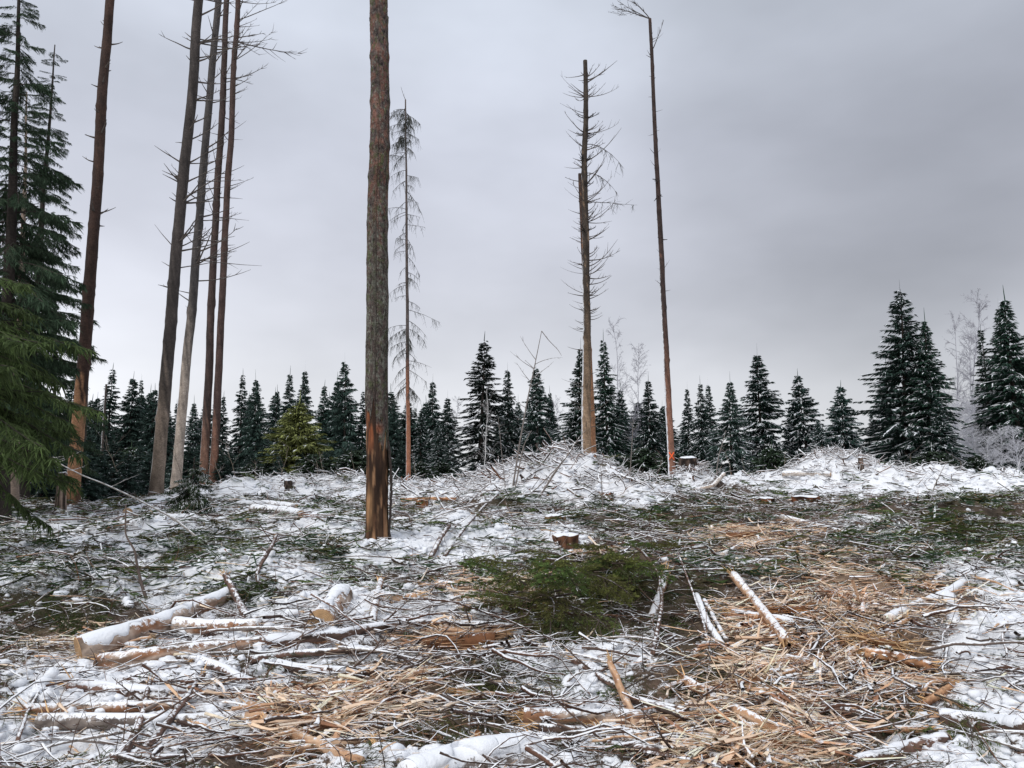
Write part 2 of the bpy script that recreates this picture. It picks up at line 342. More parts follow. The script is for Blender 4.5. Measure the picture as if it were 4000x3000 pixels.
def mat_snow(name):
    m, t, b = mat_new(name)
    n1 = noise(t, 40, 3, 0.6); n2 = noise(t, 9, 3, 0.5)
    lk(t, mixc(t, n2, (0.74, 0.77, 0.82, 1), (0.84, 0.85, 0.87, 1)), b.inputs['Base Color'])
    b.inputs['Roughness'].default_value = 0.75; b.inputs['Specular IOR Level'].default_value = 0.2
    bp = N(t, 'ShaderNodeBump'); bp.inputs['Strength'].default_value = 0.35; bp.inputs['Distance'].default_value = 0.02
    lk(t, n1, bp.inputs['Height']); lk(t, bp.outputs[0], b.inputs['Normal'])
    return m
M_snow = mat_snow('snow')
def mat_plain(name, var=0.3, scale=6):
    m, t, b = mat_new(name)
    a = N(t, 'ShaderNodeAttribute', attribute_name='col'); n1 = noise(t, scale, 3)
    k = mth(t, 'ADD', 1 - var / 2, mth(t, 'MULTIPLY', n1, var))
    sc = N(t, 'ShaderNodeVectorMath', operation='SCALE'); lk(t, a.outputs['Color'], sc.inputs[0]); lk(t, k, sc.inputs['Scale'])
    lk(t, sc.outputs[0], b.inputs['Base Color']); b.inputs['Roughness'].default_value = 0.85
    return m
M_frost = mat_plain('frosted_twigs'); M_paint = mat_plain('orange_marking_paint', 0.2, 30)
def mat_cut(name):
    m, t, b = mat_new(name)
    a = N(t, 'ShaderNodeAttribute', attribute_name='col')
    wv = N(t, 'ShaderNodeTexWave', wave_type='RINGS', rings_direction='SPHERICAL'); wv.inputs['Scale'].default_value = 22; wv.inputs['Distortion'].default_value = 2.2; wv.inputs['Detail'].default_value = 3
    c = N(t, 'ShaderNodeTexCoord'); lk(t, c.outputs['Object'], wv.inputs[0])
    n1 = noise(t, 20, 4)
    k = mth(t, 'ADD', mth(t, 'MULTIPLY', wv.outputs['Fac'], 0.22), mth(t, 'ADD', 0.20, mth(t, 'MULTIPLY', n1, 1.0)))
    sc = N(t, 'ShaderNodeVectorMath', operation='SCALE'); lk(t, a.outputs['Color'], sc.inputs[0]); lk(t, k, sc.inputs['Scale'])
    lk(t, sc.outputs[0], b.inputs['Base Color']); b.inputs['Roughness'].default_value = 0.8
    return m
M_cut = mat_cut('sawn_end')
def mat_ground():
    m, t, b = mat_new('snowy_forest_floor')
    a = N(t, 'ShaderNodeAttribute', attribute_name='col')       # colour of the litter; alpha = snow cover
    g = N(t, 'ShaderNodeNewGeometry'); sp = N(t, 'ShaderNodeSeparateXYZ'); lk(t, g.outputs['Normal'], sp.inputs[0])
    n1 = noise(t, 26, 4, 0.65, stretch=(0.55, 1, 1)); n2 = noise(t, 6, 4, 0.6, stretch=(0.6, 1, 1)); n3 = noise(t, 75, 2, 0.6)
    k = mth(t, 'MAXIMUM', mth(t, 'ADD', 0.15, mth(t, 'MULTIPLY', n1, 1.5)), 0.2)
    sc = N(t, 'ShaderNodeVectorMath', operation='SCALE'); lk(t, a.outputs['Color'], sc.inputs[0]); lk(t, k, sc.inputs['Scale'])
    f = mth(t, 'ADD', a.outputs['Alpha'], mth(t, 'MULTIPLY', mth(t, 'SUBTRACT', n1, 0.5), 1.5))
    f = mth(t, 'ADD', f, mth(t, 'MULTIPLY', mth(t, 'SUBTRACT', n2, 0.5), 1.2))
    f = mth(t, 'ADD', f, mth(t, 'MULTIPLY', mth(t, 'SUBTRACT', n3, 0.5), 0.6))
    f = mth(t, 'ADD', f, mth(t, 'MULTIPLY', mth(t, 'SUBTRACT', sp.outputs['Z'], 0.9), 0.5))
    f = mth(t, 'MULTIPLY', mth(t, 'SUBTRACT', f, 0.42), 4.5, True)
    lk(t, mixc(t, f, sc.outputs[0], SNOW), b.inputs['Base Color'])
    b.inputs['Roughness'].default_value = 0.85; b.inputs['Specular IOR Level'].default_value = 0.15
    bp = N(t, 'ShaderNodeBump'); bp.inputs['Strength'].default_value = 0.5; bp.inputs['Distance'].default_value = 0.03
    lk(t, mth(t, 'ADD', n1, n3), bp.inputs['Height']); lk(t, bp.outputs[0], b.inputs['Normal'])
    return m
M_ground = mat_ground()

# ------------------------------------------------------------------ the ground
def build_ground():
    ys = np.concatenate([[-25, -12, -6, -2, 0.5, 2.0], np.exp(np.linspace(math.log(2.8), math.log(42), 500)), np.exp(np.linspace(math.log(44), math.log(900), 26))])
    ss = np.concatenate([np.linspace(-2.2, -0.97, 14), np.linspace(-0.95, 0.95, 560), np.linspace(0.97, 2.2, 14)])
    Y, S_ = np.meshgrid(ys, ss, indexing='ij'); X = S_ * (np.maximum(Y, 2) * 0.85 + 1.5)
    Z = hgt(X, Y)
    sn, tn, gr, br = zones(X, Y, hgt0(X, Y))
    patch = fbm(X / 0.7, Y / 0.45, 61, 4)
    snow = 0.50 + 0.80 * sn - 0.42 * tn * (sn < .6) - 0.35 * gr - 0.38 * br + (patch - 0.5) * 0.9
    far = sst(38, 60, Y); snow = snow * (1 - far) + 0.55 * far
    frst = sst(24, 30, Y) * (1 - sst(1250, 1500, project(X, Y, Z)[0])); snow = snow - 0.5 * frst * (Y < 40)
    c = np.zeros(X.shape + (4,))
    p2 = fbm(X / 0.25, Y / 0.25, 67, 3)[..., None]
    base = (1 - p2) * np.array([0.045, 0.034, 0.027]) + p2 * np.array([0.14, 0.10, 0.075])
    grn = np.array([0.05, 0.05, 0.028]); tan = np.array([0.42, 0.29, 0.20])
    gg = np.clip(gr, 0, 1)[..., None] * 0.8; tt = np.clip(tn, 0, 1)[..., None] * 0.75 * sst(.3, .6, p2 + .15)
    c[..., :3] = (base * (1 - gg) + grn * gg) * (1 - tt) + tan * tt
    c[..., 3] = np.clip(snow, 0, 1.2)
    n0, n1 = X.shape; idx = np.arange(n0 * n1).reshape(n0, n1)
    q = np.stack([idx[:-1, :-1], idx[:-1, 1:], idx[1:, 1:], idx[1:, :-1]], -1).reshape(-1, 4)
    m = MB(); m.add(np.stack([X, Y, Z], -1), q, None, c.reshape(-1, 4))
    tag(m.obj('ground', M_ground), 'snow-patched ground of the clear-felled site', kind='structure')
build_ground()

# ------------------------------------------------------------------ standing trunks
def line_base(p0, p1):
    """extend the stem line down to just under the ground"""
    d = p1 - p0; z = float(hgt0(p0[0], p0[1])) - 0.25
    return p0 + d * ((z - p0[2]) / d[2])
def stem(p0, p1, r0, r1, rings, S, colfn, v0, v1, seed=0, flare=1.5, rough=0.06, knots=0, ext=0.0):
    """tapered trunk mesh from p0 to p1; colfn(v, angle, t) gives RGBA arrays; v is the picture row used only to look colours up"""
    m = MB(); t = np.linspace(0, 1 + ext, rings); P = p0 + (p1 - p0) * t[:, None]
    L = np.linalg.norm(p1 - p0)
    wob = np.stack([(fbm(t * L / 2.3, t * 0 + seed, 5, 2) - .5), (fbm(t * L / 2.3, t * 0 + seed + 9, 6, 2) - .5), t * 0], 1) * r0 * 0.5
    P = P + wob * np.clip(t * 8, 0, 1)[:, None]
    r = r0 + (r1 - r0) * t; r = r * (1 + (flare - 1) * np.exp(-t * L / 0.35))
    a = np.arange(S) * 2 * math.pi / S
    A, T_ = np.meshgrid(a, t)
    T = nrm(np.gradient(P, axis=0)); ref = np.array([1., 0, 0]); n1 = nrm(np.cross(T, ref)); n2 = np.cross(n1, T)
    H = T_ * L
    ca, sa = np.cos(A), np.sin(A)
    nse = (fbm(ca * 2.2 + H * 0.3 + seed, sa * 2.2 + H * 2.6, seed + 3, 4) - .5) * 2 + (fbm(ca * 6 + H * 1.1, sa * 6 + H * 9, seed + 13, 2) - .5)
    rr = r[:, None] * (1 + rough * nse)
    for _ in range(knots):
        k = rng.uniform(0.15, 1 + ext); ka = rng.uniform(0, 6.28); dl = (T_ - k) * L
        rr = rr + r[:, None] * 0.16 * np.exp(-(dl / 0.06) ** 2) * np.clip(np.cos(A - ka), 0, 1) ** 2 + r[:, None] * 0.07 * np.exp(-(dl / 0.05) ** 2)
    V = P[:, None] + rr[..., None] * (ca[..., None] * n1[:, None] + sa[..., None] * n2[:, None])
    vv = v0 + (v1 - v0) * T_
    c = colfn(vv, A, nse)
    idx = np.arange(rings * S).reshape(rings, S); j2 = np.roll(idx, -1, 1)
    q = np.stack([idx[:-1], j2[:-1], j2[1:], idx[1:]], -1).reshape(-1, 4)
    top = len(V.reshape(-1, 3)); Vall = np.concatenate([V.reshape(-1, 3), P[-1:]]); call = np.concatenate([c.reshape(-1, 4), c[-1, :1]])
    t3 = np.stack([idx[-1], j2[-1], np.full(S, top)], -1)
    m.add(Vall, q, t3, call); return m, P, r
def dead_branch(o, az, elev, L, r, rise=0.3, twigs=4, col=(0.10, 0.085, 0.075, 0.25), droop=0.0, hang=0, K=7):
    """one bare branch with side twigs: arcs up by `rise` (or down if negative); hang = lichen strands hanging from it"""
    m = MB(); t = np.linspace(0, 1, K)
    d = np.array([math.sin(az) * math.cos(elev), math.cos(az) * math.cos(elev), math.sin(elev)])
    P = o + d * (t * L)[:, None]; P[:, 2] += rise * L * t ** 2
    P += np.cumsum(rng.normal(0, 0.03 * L / K, (K, 3)), 0) * np.array([1, 1, 1])
    m.tubes(P, r * (1 - 0.8 * t), 5, col)
    if twigs:
        ti = rng.uniform(0.25, 1.0, twigs); base = np.stack([np.interp(ti, t, P[:, k]) for k in range(3)], 1)
        l2 = L * rng.uniform(0.12, 0.38, twigs) * (1.1 - 0.6 * ti)
        yaw = az + rng.choice([-1, 1], twigs) * rng.uniform(0.4, 1.1, twigs)
        el = elev + rise * ti * 1.6 + rng.uniform(-0.4, 0.5, twigs) - droop
        dd = np.stack([np.sin(yaw) * np.cos(el), np.cos(yaw) * np.cos(el), np.sin(el)], 1)
        s = np.linspace(0, 1, 4); Q = base[:, None] + dd[:, None] * (l2[:, None] * s)[..., None]
        Q[..., 2] += (rise * l2[:, None] * s ** 2)
        m.tubes(Q, np.maximum(r * 0.45, 0.003) * (1 - 0.75 * s)[None] * np.ones((twigs, 1)), 4, col)
    if hang:
        ti = rng.uniform(0.15, 1.0, hang); base = np.stack([np.interp(ti, t, P[:, k]) for k in range(3)], 1)
        l2 = rng.uniform(0.08, 0.5, hang); yaw = rng.uniform(0, 6.28, hang)
        s = np.linspace(0, 1, 4)
        Q = base[:, None] + np.stack([np.sin(yaw)[:, None] * 0.35 * l2[:, None] * s, np.cos(yaw)[:, None] * 0.35 * l2[:, None] * s, -l2[:, None] * s ** 1.3], -1)
        m.tubes(Q, 0.007 * (1 - 0.7 * s)[None] * np.ones((hang, 1)), 3, (0.07, 0.075, 0.065, 0))
        tw = Q[:, 1:3].reshape(-1, 3); l3 = rng.uniform(.03, .14, len(tw)); y3 = rng.uniform(0, 6.28, len(tw))
        Q2 = tw[:, None] + np.stack([np.sin(y3)[:, None] * l3[:, None] * s, np.cos(y3)[:, None] * l3[:, None] * s, -l3[:, None] * s], -1)
        m.tubes(Q2, 0.0035 * (1 - 0.6 * s)[None] * np.ones((len(tw), 1)), 3, (0.08, 0.085, 0.07, 0))
    return m

def rgba(c, a): return np.concatenate([np.broadcast_to(np.asarray(c, float), np.shape(a) + (3,)), np.asarray(a, float)[..., None]], -1)
def lerp(a, b, f): f = np.asarray(f)[..., None]; return np.asarray(a) * (1 - f) + np.asarray(b) * f

def colour_tree(bark, bare, strip_v, edge=40, bark2=None, dark_base=None, rime=0.75, patch=0.0):
    def fn(v, A, n):
        b = lerp(bark, bark2 if bark2 is not None else np.array(bark) * 1.5, np.clip(0.5 + 0.6 * n, 0, 1))
        if patch: b = lerp(b, bare, sst(0.35, 0.55, n * patch))
        w_ = lerp(np.array(bare) * 0.75, np.array(bare) * 1.2, np.clip(0.5 + 0.8 * n, 0, 1))
        f = sst(strip_v - edge, strip_v + edge, v + 60 * n + 25 * np.cos(A * 2))
        c = lerp(b, w_, f)
        if dark_base is not None: c = lerp(c, (0.035, 0.022, 0.016), sst(dark_base - 25, dark_base + 25, v + 40 * n) * 0.85)
        return np.concatenate([c, (rime * 1.22 * sst(350, 750, v))[..., None]], -1)
    return fn

def standing(name, label, cat, b, tp, d, w0, w1, colfn, mat=M_trunk, S=20, rings=150, ext=0.0, seed=0, knots=14, group=None, rough=0.06, dtop=None):
    p0 = PX(b[0], b[1], d); p1 = PX(tp[0], tp[1], dtop or d)
    pb = line_base(p0, p1); vb = b[1] + (tp[1] - b[1]) * ((pb - p0)[2] / (p1 - p0)[2])
    r0 = w0 * d / F / 2; r1 = w1 * d / F / 2
    o = thing(name, label, cat, pb + np.array([0, 0, 0.25]), group)
    m, P, r = stem(pb, p1, r0, r1, rings, S, colfn, vb, tp[1], seed, knots=knots, ext=ext, rough=rough)
    m.obj('trunk', mat, o, off=o.location)
    return o, P, r
def add_branches(o, P, r, lo, hi, n, az=None, L=(0.3, 0.9), elev=(-0.1, 0.5), rise=(0.0, 0.4), rad=0.012, twigs=(1, 5), col=(0.09, 0.075, 0.065, 0.2), hang=0, name='branch', mat=None):
    for i in range(n):
        k = (rng.uniform(lo, hi) if rng.random() < .4 else np.clip(round(rng.uniform(lo, hi) * 24) / 24 + rng.normal(0, .003), lo, hi)) / (1.2 if hi > 1 else 1.0) * (len(P) - 1); i0 = int(k); p = P[i0]
        a = rng.uniform(0, 6.283) if az is None else rng.normal(az[0], az[1])
        l = L[0] + (L[1] - L[0]) * rng.beta(1.1, 2.4) * 1.35; dirh = np.array([math.sin(a), math.cos(a), 0])
        m = dead_branch(p + dirh * r[i0] * 0.7, a, rng.uniform(*elev), l, rad * rng.uniform(.7, 1.3), rng.uniform(*rise), int(rng.integers(*twigs)), col, hang=hang)
        m.obj(name, mat or M_branch, o, off=o.location)

# --- the thick trunk in the middle: bare wood below, lichen-grown bark above, a bark slab standing off on the right
def main_trunk():
    d = 10.6; b = (815, 1182); tp = (819, 0)
    p0, p1 = PX(*b, d), PX(*tp, d); pb = line_base(p0, p1)
    vb = b[1] + (0 - b[1]) * ((pb - p0)[2] / (p1 - p0)[2])
    o = thing('pine_snag', 'thick standing trunk with bark peeled off its foot and grey-green lichen higher up', 'tree', pb + [0, 0, .25])
    def wood(v, A, n):
        s = np.sin(A); H = v / 40.0
        st = fbm(A * 5.0, H * 0.35, 77, 4); st2 = fbm(A * 2.2 + 3, H * 0.5, 79, 4)
        c = lerp((0.085, 0.04, 0.021), (0.34, 0.19, 0.10), sst(0.47, 0.72, st * .6 + st2 * .5))
        c = lerp(c, (0.022, 0.011, 0.007), sst(0.40, 0.56, fbm(A * 3.1 + 9, H * 1.0, 83, 4) + 0.12 * np.exp(-((v - 1045) / 55) ** 2)) * 0.9)
        c = lerp(c, (0.24, 0.075, 0.03), sst(1010, 940, v) * sst(.45, .6, fbm(A * 2, H * .7, 85, 3)) * 0.8)
        c = lerp(c, (0.45, 0.25, 0.12), np.exp(-((v - 1100) / 35) ** 2 - ((A - 3.75) / .35) ** 2) * .8)
        return np.concatenate([c, np.full(v.shape + (1,), 0.1)], -1)
    m, P, r = stem(pb, p1, 0.150, 0.116, 320, 64, wood, vb, 0, 3, flare=1.2, rough=0.035, ext=0.35)
    m.obj('trunk', M_stripped, o, off=o.location)
    # bark sleeve: starts where the strip ends, jagged lower rim
    S, K = 96, 640; t = np.linspace(0.0, 1.35, K); L = np.linalg.norm(p1 - pb)
    a = np.arange(S) * 2 * math.pi / S; A, T_ = np.meshgrid(a, t)
    # rows at which the bark begins, by angle (pi = facing the camera, pi/2 = right, 3pi/2 = left)
    rim = np.interp(a, [0, 0.9, 1.45, 1.7, 2.3, 2.75, 2.95, 3.25, 3.6, 4.2, 4.8, 5.4, 6.283], [1090, 1085, 1000, 975, 985, 990, 940, 908, 902, 885, 900, 1030, 1090])
    rim = rim + (fbm(a * 6, a * 0, 91, 3) - .5) * 90
    t_rim = (rim - vb) / (0 - vb)
    tt = t_rim[None, :] + (1.35 - t_rim[None, :]) * (np.linspace(0, 1, K)[:, None] ** 1.15)
    Pc = np.stack([np.interp(tt, np.linspace(0, 1.35, len(P)), P[:, k]) for k in range(3)], -1)
    rb = np.interp(tt, np.linspace(0, 1.35, len(r)), r)
    H = tt * L; v = vb * (1 - tt)
    A = np.broadcast_to(a, tt.shape); ca, sa = np.cos(A), np.sin(A)
    pl = fbm(A * 5.2, H * 30, 101, 3); plate = bill(A * 4.2 + fbm(A * 3, H * 16, 103, 2), H * 19, 105, 2)
    wh = np.zeros_like(H)
    for k in np.cumsum(rng.uniform(0.45, 0.75, 30)) + 1.6: wh += 0.012 * np.exp(-((H - k) / 0.05) ** 2) * (0.4 + vn(A * 1.2, H * 0 + k, 5))
    rr = rb + 0.010 + 0.016 * (plate - .62) + 0.012 * (pl - .5) + wh
    V = Pc + rr[..., None] * np.stack([sa, ca, 0 * A], -1)
    c = lerp((0.026, 0.021, 0.020), (0.092, 0.066, 0.058), sst(.35, .9, plate * .7 + pl * .4))
    c = lerp(c, (0.16, 0.075, 0.055), sst(.42, .6, fbm(A * 2.2, H * 9, 121, 3)) * sst(700, 400, v) * .75)
    lich = fbm(A * 6, H * 42, 111, 4)
    amt = 0.15 * np.exp(-((v - 720) / 190) ** 2) + 0.10 * np.exp(-((v - 960) / 40) ** 2) * (A < 3.0) + 0.04 * np.exp(-((v - 500) / 130) ** 2) - .03
    c = lerp(c, (0.165, 0.17, 0.14), sst(.62, .70, lich + amt) * .9)
    c = lerp(c, (0.07, 0.085, 0.035), sst(.64, .74, fbm(A * 3, H * 22, 115, 3) + .09 * np.exp(-((v - 390) / 25) ** 2) + .09 * np.exp(-((v - 480) / 20) ** 2) + .08 * np.exp(-((v - 215) / 12) ** 2)) * .8)
    c = lerp(c, (0.27, 0.10, 0.055), np.exp(-((v - 946) / 10) ** 2 - ((A - 2.8) / .35) ** 2))
    c4 = np.concatenate([c, np.full(v.shape + (1,), 0.12)], -1)
    idx = np.arange(K * S).reshape(K, S); j2 = np.roll(idx, -1, 1)
    q = np.stack([idx[:-1], j2[:-1], j2[1:], idx[1:]], -1).reshape(-1, 4)
    # turn the rim inwards so the sleeve has thickness
    inner = Pc[0] + (rb[0] - 0.004)[:, None] * np.stack([sa[0], ca[0], 0 * a], -1); ii = K * S + np.arange(S)
    q2 = np.stack([idx[0], ii, np.roll(ii, -1), j2[0]], -1)
    mb = MB(); mb.add(np.concatenate([V.reshape(-1, 3), inner]), np.concatenate([q, q2]), None, np.concatenate([c4.reshape(-1, 4), c4[0]]))
    mb.obj('bark', M_trunk, o, off=o.location)
    # loose slab of bark on the right
    K2, S2 = 40, 8; s = np.linspace(0, 1, K2); vv = 968 + (1182 - 968) * s; tq = (vv - vb) / (0 - vb)
    Pq = np.stack([np.interp(tq, np.linspace(0, 1.35, len(P)), P[:, k]) for k in range(3)], -1); rq = np.interp(tq, np.linspace(0, 1.35, len(r)), r)
    gap = 0.012 + 0.035 * np.sin(np.pi * np.clip(s * 1.25, 0, 1)) * (s < .8) + 0.004 * rng.normal(0, 1, K2)
    an = np.linspace(1.05, 1.85, S2); mb = MB(); lay = []
    for th in (0.0, 0.016):
        rr = rq[:, None] + gap[:, None] + th + 0.006 * (vn(an[None] * 8, s[:, None] * 30, 3) - .5)
        lay.append(Pq[:, None] + rr[..., None] * np.stack([np.sin(an), np.cos(an), 0 * an], -1)[None])
    V = np.stack(lay); idx = np.arange(2 * K2 * S2).reshape(2, K2, S2); qs = []
    for l in (0, 1): qs.append(np.stack([idx[l, :-1, :-1], idx[l, :-1, 1:], idx[l, 1:, 1:], idx[l, 1:, :-1]], -1).reshape(-1, 4))
    for e_ in (0, -1):
        qs.append(np.stack([idx[0, :-1, e_], idx[0, 1:, e_], idx[1, 1:, e_], idx[1, :-1, e_]], -1)); qs.append(np.stack([idx[0, e_, :-1], idx[0, e_, 1:], idx[1, e_, 1:], idx[1, e_, :-1]], -1))
    mb.add(V, np.concatenate(qs), None, (0.045, 0.033, 0.028, 0.0)); mb.obj('bark_slab', M_trunk, o, off=o.location)['label'] = 'dark slab of loose bark standing off the trunk'
    add_branches(o, P, r, 0.3, 0.98, 9, L=(0.03, 0.09), elev=(0, .3), rad=0.02, twigs=(0, 1), name='branch_stub', mat=M_trunk)
    return o
main_trunk()

# --- left: the long orange-footed trunk and the four behind it
BK = (0.045, 0.034, 0.030)
t1, P, r = standing('pine_snag', 'long leaning trunk with orange bare wood below, in front of the left spruces', 'tree', (155, 1108), (239, 0), 16.5, 28, 19,
    colour_tree((0.028, 0.018, 0.015), (0.33, 0.175, 0.095), 868, 14, (0.062, 0.034, 0.025), 1072, 0.42, .45), ext=0.15, seed=1, rough=0.07)
add_branches(t1, P, r, .3, .98, 30, L=(.08, .40), rad=.022, twigs=(0, 2), name='branch_stub')
t2, P, r = standing('pine_snag', 'front grey-brown trunk of the four leaning trunks, its foot beside the small spruce', 'tree', (336, 1078), (432, 0), 20.5, 27, 20,
    colour_tree((0.030, 0.026, 0.024), (0.20, 0.155, 0.12), 880, 90, (0.075, 0.062, 0.056), None, 0.42, .4), ext=0.2, seed=2, group='four leaning bare trunks')
add_branches(t2, P, r, .45, 1.12, 34, az=(1.45, .5), L=(.5, 1.7), elev=(.1, .6), rise=(.0, .25), rad=.026, twigs=(1, 5))
add_branches(t2, P, r, .38, 1.12, 22, az=(4.71, .6), L=(.15, .8), elev=(.2, .8), rise=(-.1, .2), rad=.02, twigs=(0, 3))
t3, P, r = standing('pine_snag', 'pale second trunk of the four, bare wood bleached beige at the bottom', 'tree', (381, 1040), (472, 0), 25, 21, 14,
    colour_tree((0.032, 0.030, 0.030), (0.36, 0.30, 0.25), 790, 110, (0.085, 0.075, 0.07), None, 0.4, .4), ext=0.2, seed=3, group='four leaning bare trunks')
add_branches(t3, P, r, .42, 1.15, 40, az=(1.5, .6), L=(.4, 1.9), elev=(.0, .5), rise=(.0, .3), rad=.026, twigs=(1, 5))
add_branches(t3, P, r, .3, 1.1, 20, az=(4.71, .6), L=(.1, .7), elev=(.2, .8), rise=(0, .2), rad=.02, twigs=(0, 2))
t4, P, r = standing('pine_snag', 'slim reddish third trunk of the four leaning trunks', 'tree', (438, 1050), (491, 0), 28, 18, 12,
    colour_tree((0.035, 0.026, 0.024), (0.20, 0.11, 0.075), 960, 80, (0.080, 0.052, 0.044), None, 0.42, .4), ext=0.2, seed=4, group='four leaning bare trunks')
add_branches(t4, P, r, .5, 1.15, 36, az=(1.5, 1.3), L=(.3, 1.5), elev=(-.1, .5), rise=(-.1, .3), rad=.018, twigs=(1, 5))
t5, P, r = standing('pine_snag', 'rightmost slim red trunk of the four, ragged thin branches at the top', 'tree', (459, 1050), (513, 0), 28, 17, 11,
    colour_tree((0.050, 0.032, 0.028), (0.18, 0.09, 0.06), 970, 80, (0.095, 0.060, 0.05), None, 0.42, .4), ext=0.2, seed=5, group='four leaning bare trunks')
add_branches(t5, P, r, .35, .85, 30, az=(1.57, .9), L=(.2, .9), elev=(-.1, .6), rise=(-.1, .2), rad=.014, twigs=(1, 4))
add_branches(t5, P, r, .82, 1.15, 26, az=(1.57, .7), L=(.8, 2.6), elev=(-.25, .5), rise=(-.1, .2), rad=.02, twigs=(5, 14))
k = int(.906 / 1.2 * len(P)); m = dead_branch(P[k], 1.5, -0.28, 2.6, .028, .12, 16, (0.075, 0.06, 0.055, .2)); m.obj('branch', M_branch, t5, off=t5.location)

# --- thin dead spruce right of the thick trunk
ds, P, r = standing('dead_spruce', 'thin dead spruce with drooping lichen-hung branches beside the thick trunk', 'tree', (882, 1040), (876, 215), 27, 10.5, 3,
    colour_tree((0.055, 0.048, 0.045), (0.30, 0.13, 0.075), 820, 70, (0.14, 0.11, 0.10), None, 0.42, .5), seed=6, knots=6, S=12)
for i in range(92):
    f = rng.uniform(.24, .985) if i < 74 else rng.uniform(.88, .99); k = int(f * (len(P) - 1)); a = rng.uniform(0, 6.283)
    if abs(math.sin(a)) < .3: a += .6
    L = min(1.25, .25 + rng.gamma(2.2, .25)) * (1 - .35 * max(0, f - .5) * 2) * (0.85 if f > .9 else 1)
    dense = int(rng.integers(10, 24)) if f > .8 else (22 if .36 < f < .42 else int(rng.integers(2, 12)))
    m = dead_branch(P[k], a, rng.uniform(-.5, .15), L, .011, rng.uniform(-.5, -.1), 5, (0.07, 0.062, 0.055, 0), droop=.5, hang=dense)
    m.obj('branch', M_branch, ds, off=ds.location)
m = dead_branch(P[-1], -1.2, 1.1, .45, .012, .3, 4, (0.07, 0.06, 0.055, 0)); m.obj('branch', M_branch, ds, off=ds.location)

# --- the broken-topped pair on the mound and the tall one right of it
s2, P, r = standing('spruce_snag', 'slimmer broken trunk leaning behind the bristly snag on the brush mound', 'tree', (1283, 1000), (1252, 375), 21.6, 15, 7.5,
    colour_tree((0.034, 0.025, 0.021), (0.30, 0.155, 0.085), 760, 110, (0.11, 0.066, 0.048), None, 0.42, .8), seed=8, knots=8, S=14)
add_branches(s2, P, r, .5, .98, 14, az=(4.7, .5), L=(.2, .6), elev=(-.1, .5), rise=(.1, .4), rad=.009, twigs=(0, 3))
s1, P, r = standing('spruce_snag', 'bristly broken-off snag with many upcurved dead branches on the brush mound', 'tree', (1268, 1000), (1263, 131), 21, 22, 9.5,
    colour_tree((0.030, 0.024, 0.020), (0.25, 0.17, 0.11), 800, 170, (0.065, 0.05, 0.038), None, 0.45, .7), seed=7, knots=20, S=18)
add_branches(s1, P, r, .42, .985, 74, az=(1.57, .75), L=(.25, .95), elev=(-.15, .45), rise=(.15, .7), rad=.015, twigs=(1, 6))
add_branches(s1, P, r, .45, .985, 34, az=(4.71, .55), L=(.2, .75), elev=(-.1, .6), rise=(0, .5), rad=.013, twigs=(0, 4))
add_branches(s1, P, r, .08, .45, 46, L=(.12, .6), elev=(-.1, .2), rise=(.0, .4), rad=.012, twigs=(0, 2))
for f in (.60, .70, .765, .83, .86): 
    k = int(f * (len(P) - 1))
    for j in range(7):
        m = dead_branch(P[k], rng.uniform(0, 6.28), rng.uniform(-.3, .6), rng.uniform(.12, .45), .018, .2, 7, (0.03, 0.026, 0.022, 0)); m.obj('branch', M_branch, s1, off=s1.location)
for f, az, L, ri in ((.67, 1.5, 1.5, -.05), (.80, 1.45, 1.15, -.75), (.735, 1.6, .95, -.8)):
    m = dead_branch(P[int(f * (len(P) - 1))], az, .0 if ri > -.1 else .15, L, .013, ri, 12, (0.07, 0.06, 0.055, 0), hang=10); m.obj('branch', M_branch, s1, off=s1.location)
s3, P, r = standing('pine_snag', 'tall slim trunk with an orange paint cross near its foot and a wind-swept top', 'tree', (1452, 1012), (1403, 40), 28, 16, 7,
    colour_tree((0.026, 0.020, 0.019), (0.22, 0.11, 0.075), 830, 150, (0.062, 0.038, 0.032), None, 0.46, .6), seed=9, knots=16, S=16)
add_branches(s3, P, r, .35, .98, 34, L=(.06, .5), elev=(0, .8), rise=(0, .3), rad=.014, twigs=(0, 2))
for f in (.615, .645, .52): 
    k = int(f * (len(P) - 1))
    for j in range(6):
        m = dead_branch(P[k], rng.uniform(0, 6.28), rng.uniform(-1.2, .6), rng.uniform(.1, .28), .035, 0, 3, (0.03, 0.026, 0.024, 0)); m.obj('branch', M_branch, s3, off=s3.location)
for az, el, L, tw, ri in ((4.6, .25, 1.5, 20, .05), (4.75, .5, 1.3, 14, .05), (4.8, 1.0, 1.5, 18, -.3), (1.4, 1.15, 1.3, 6, .15), (4.5, .12, .9, 7, .1)):
    kk = -1 if tw > 6 else int(.93 * (len(P) - 1))
    m = dead_branch(P[kk], az, el, L, .022, ri, tw, (0.07, 0.058, 0.052, 0), hang=0)
    if tw > 12:
        for j in range(5): 
            q = P[kk] + np.array([math.sin(az), 0, math.tan(el) * .6]) * L * rng.uniform(.55, 1); mm = dead_branch(q, az + rng.normal(0, .6), rng.uniform(-.3, .5), rng.uniform(.25, .5), .006, 0, 14, (0.07, 0.06, 0.055, 0)); m.v += mm.v; m.c += mm.c; m.q += [x + m.n for x in mm.q]; m.n += mm.n
    m.obj('branch', M_branch, s3, off=s3.location)
mb = MB()
c0 = PX(1451, 985, 28 - .16)
for sg in (-1, 1):
    tq = np.linspace(-1, 1, 6)[:, None]; Pq = c0 + tq * np.array([.085 * sg, 0, .13]); Pq[:, 1] += .10 * (np.abs(Pq[:, 0] - c0[0]) / .13) ** 2
    mb.tubes(Pq, np.full(6, .022), 6, (0.85, 0.13, 0.03, 0), cap=True)
mb.obj('paint_mark', M_paint, s3, off=s3.location)['label'] = 'orange paint cross'

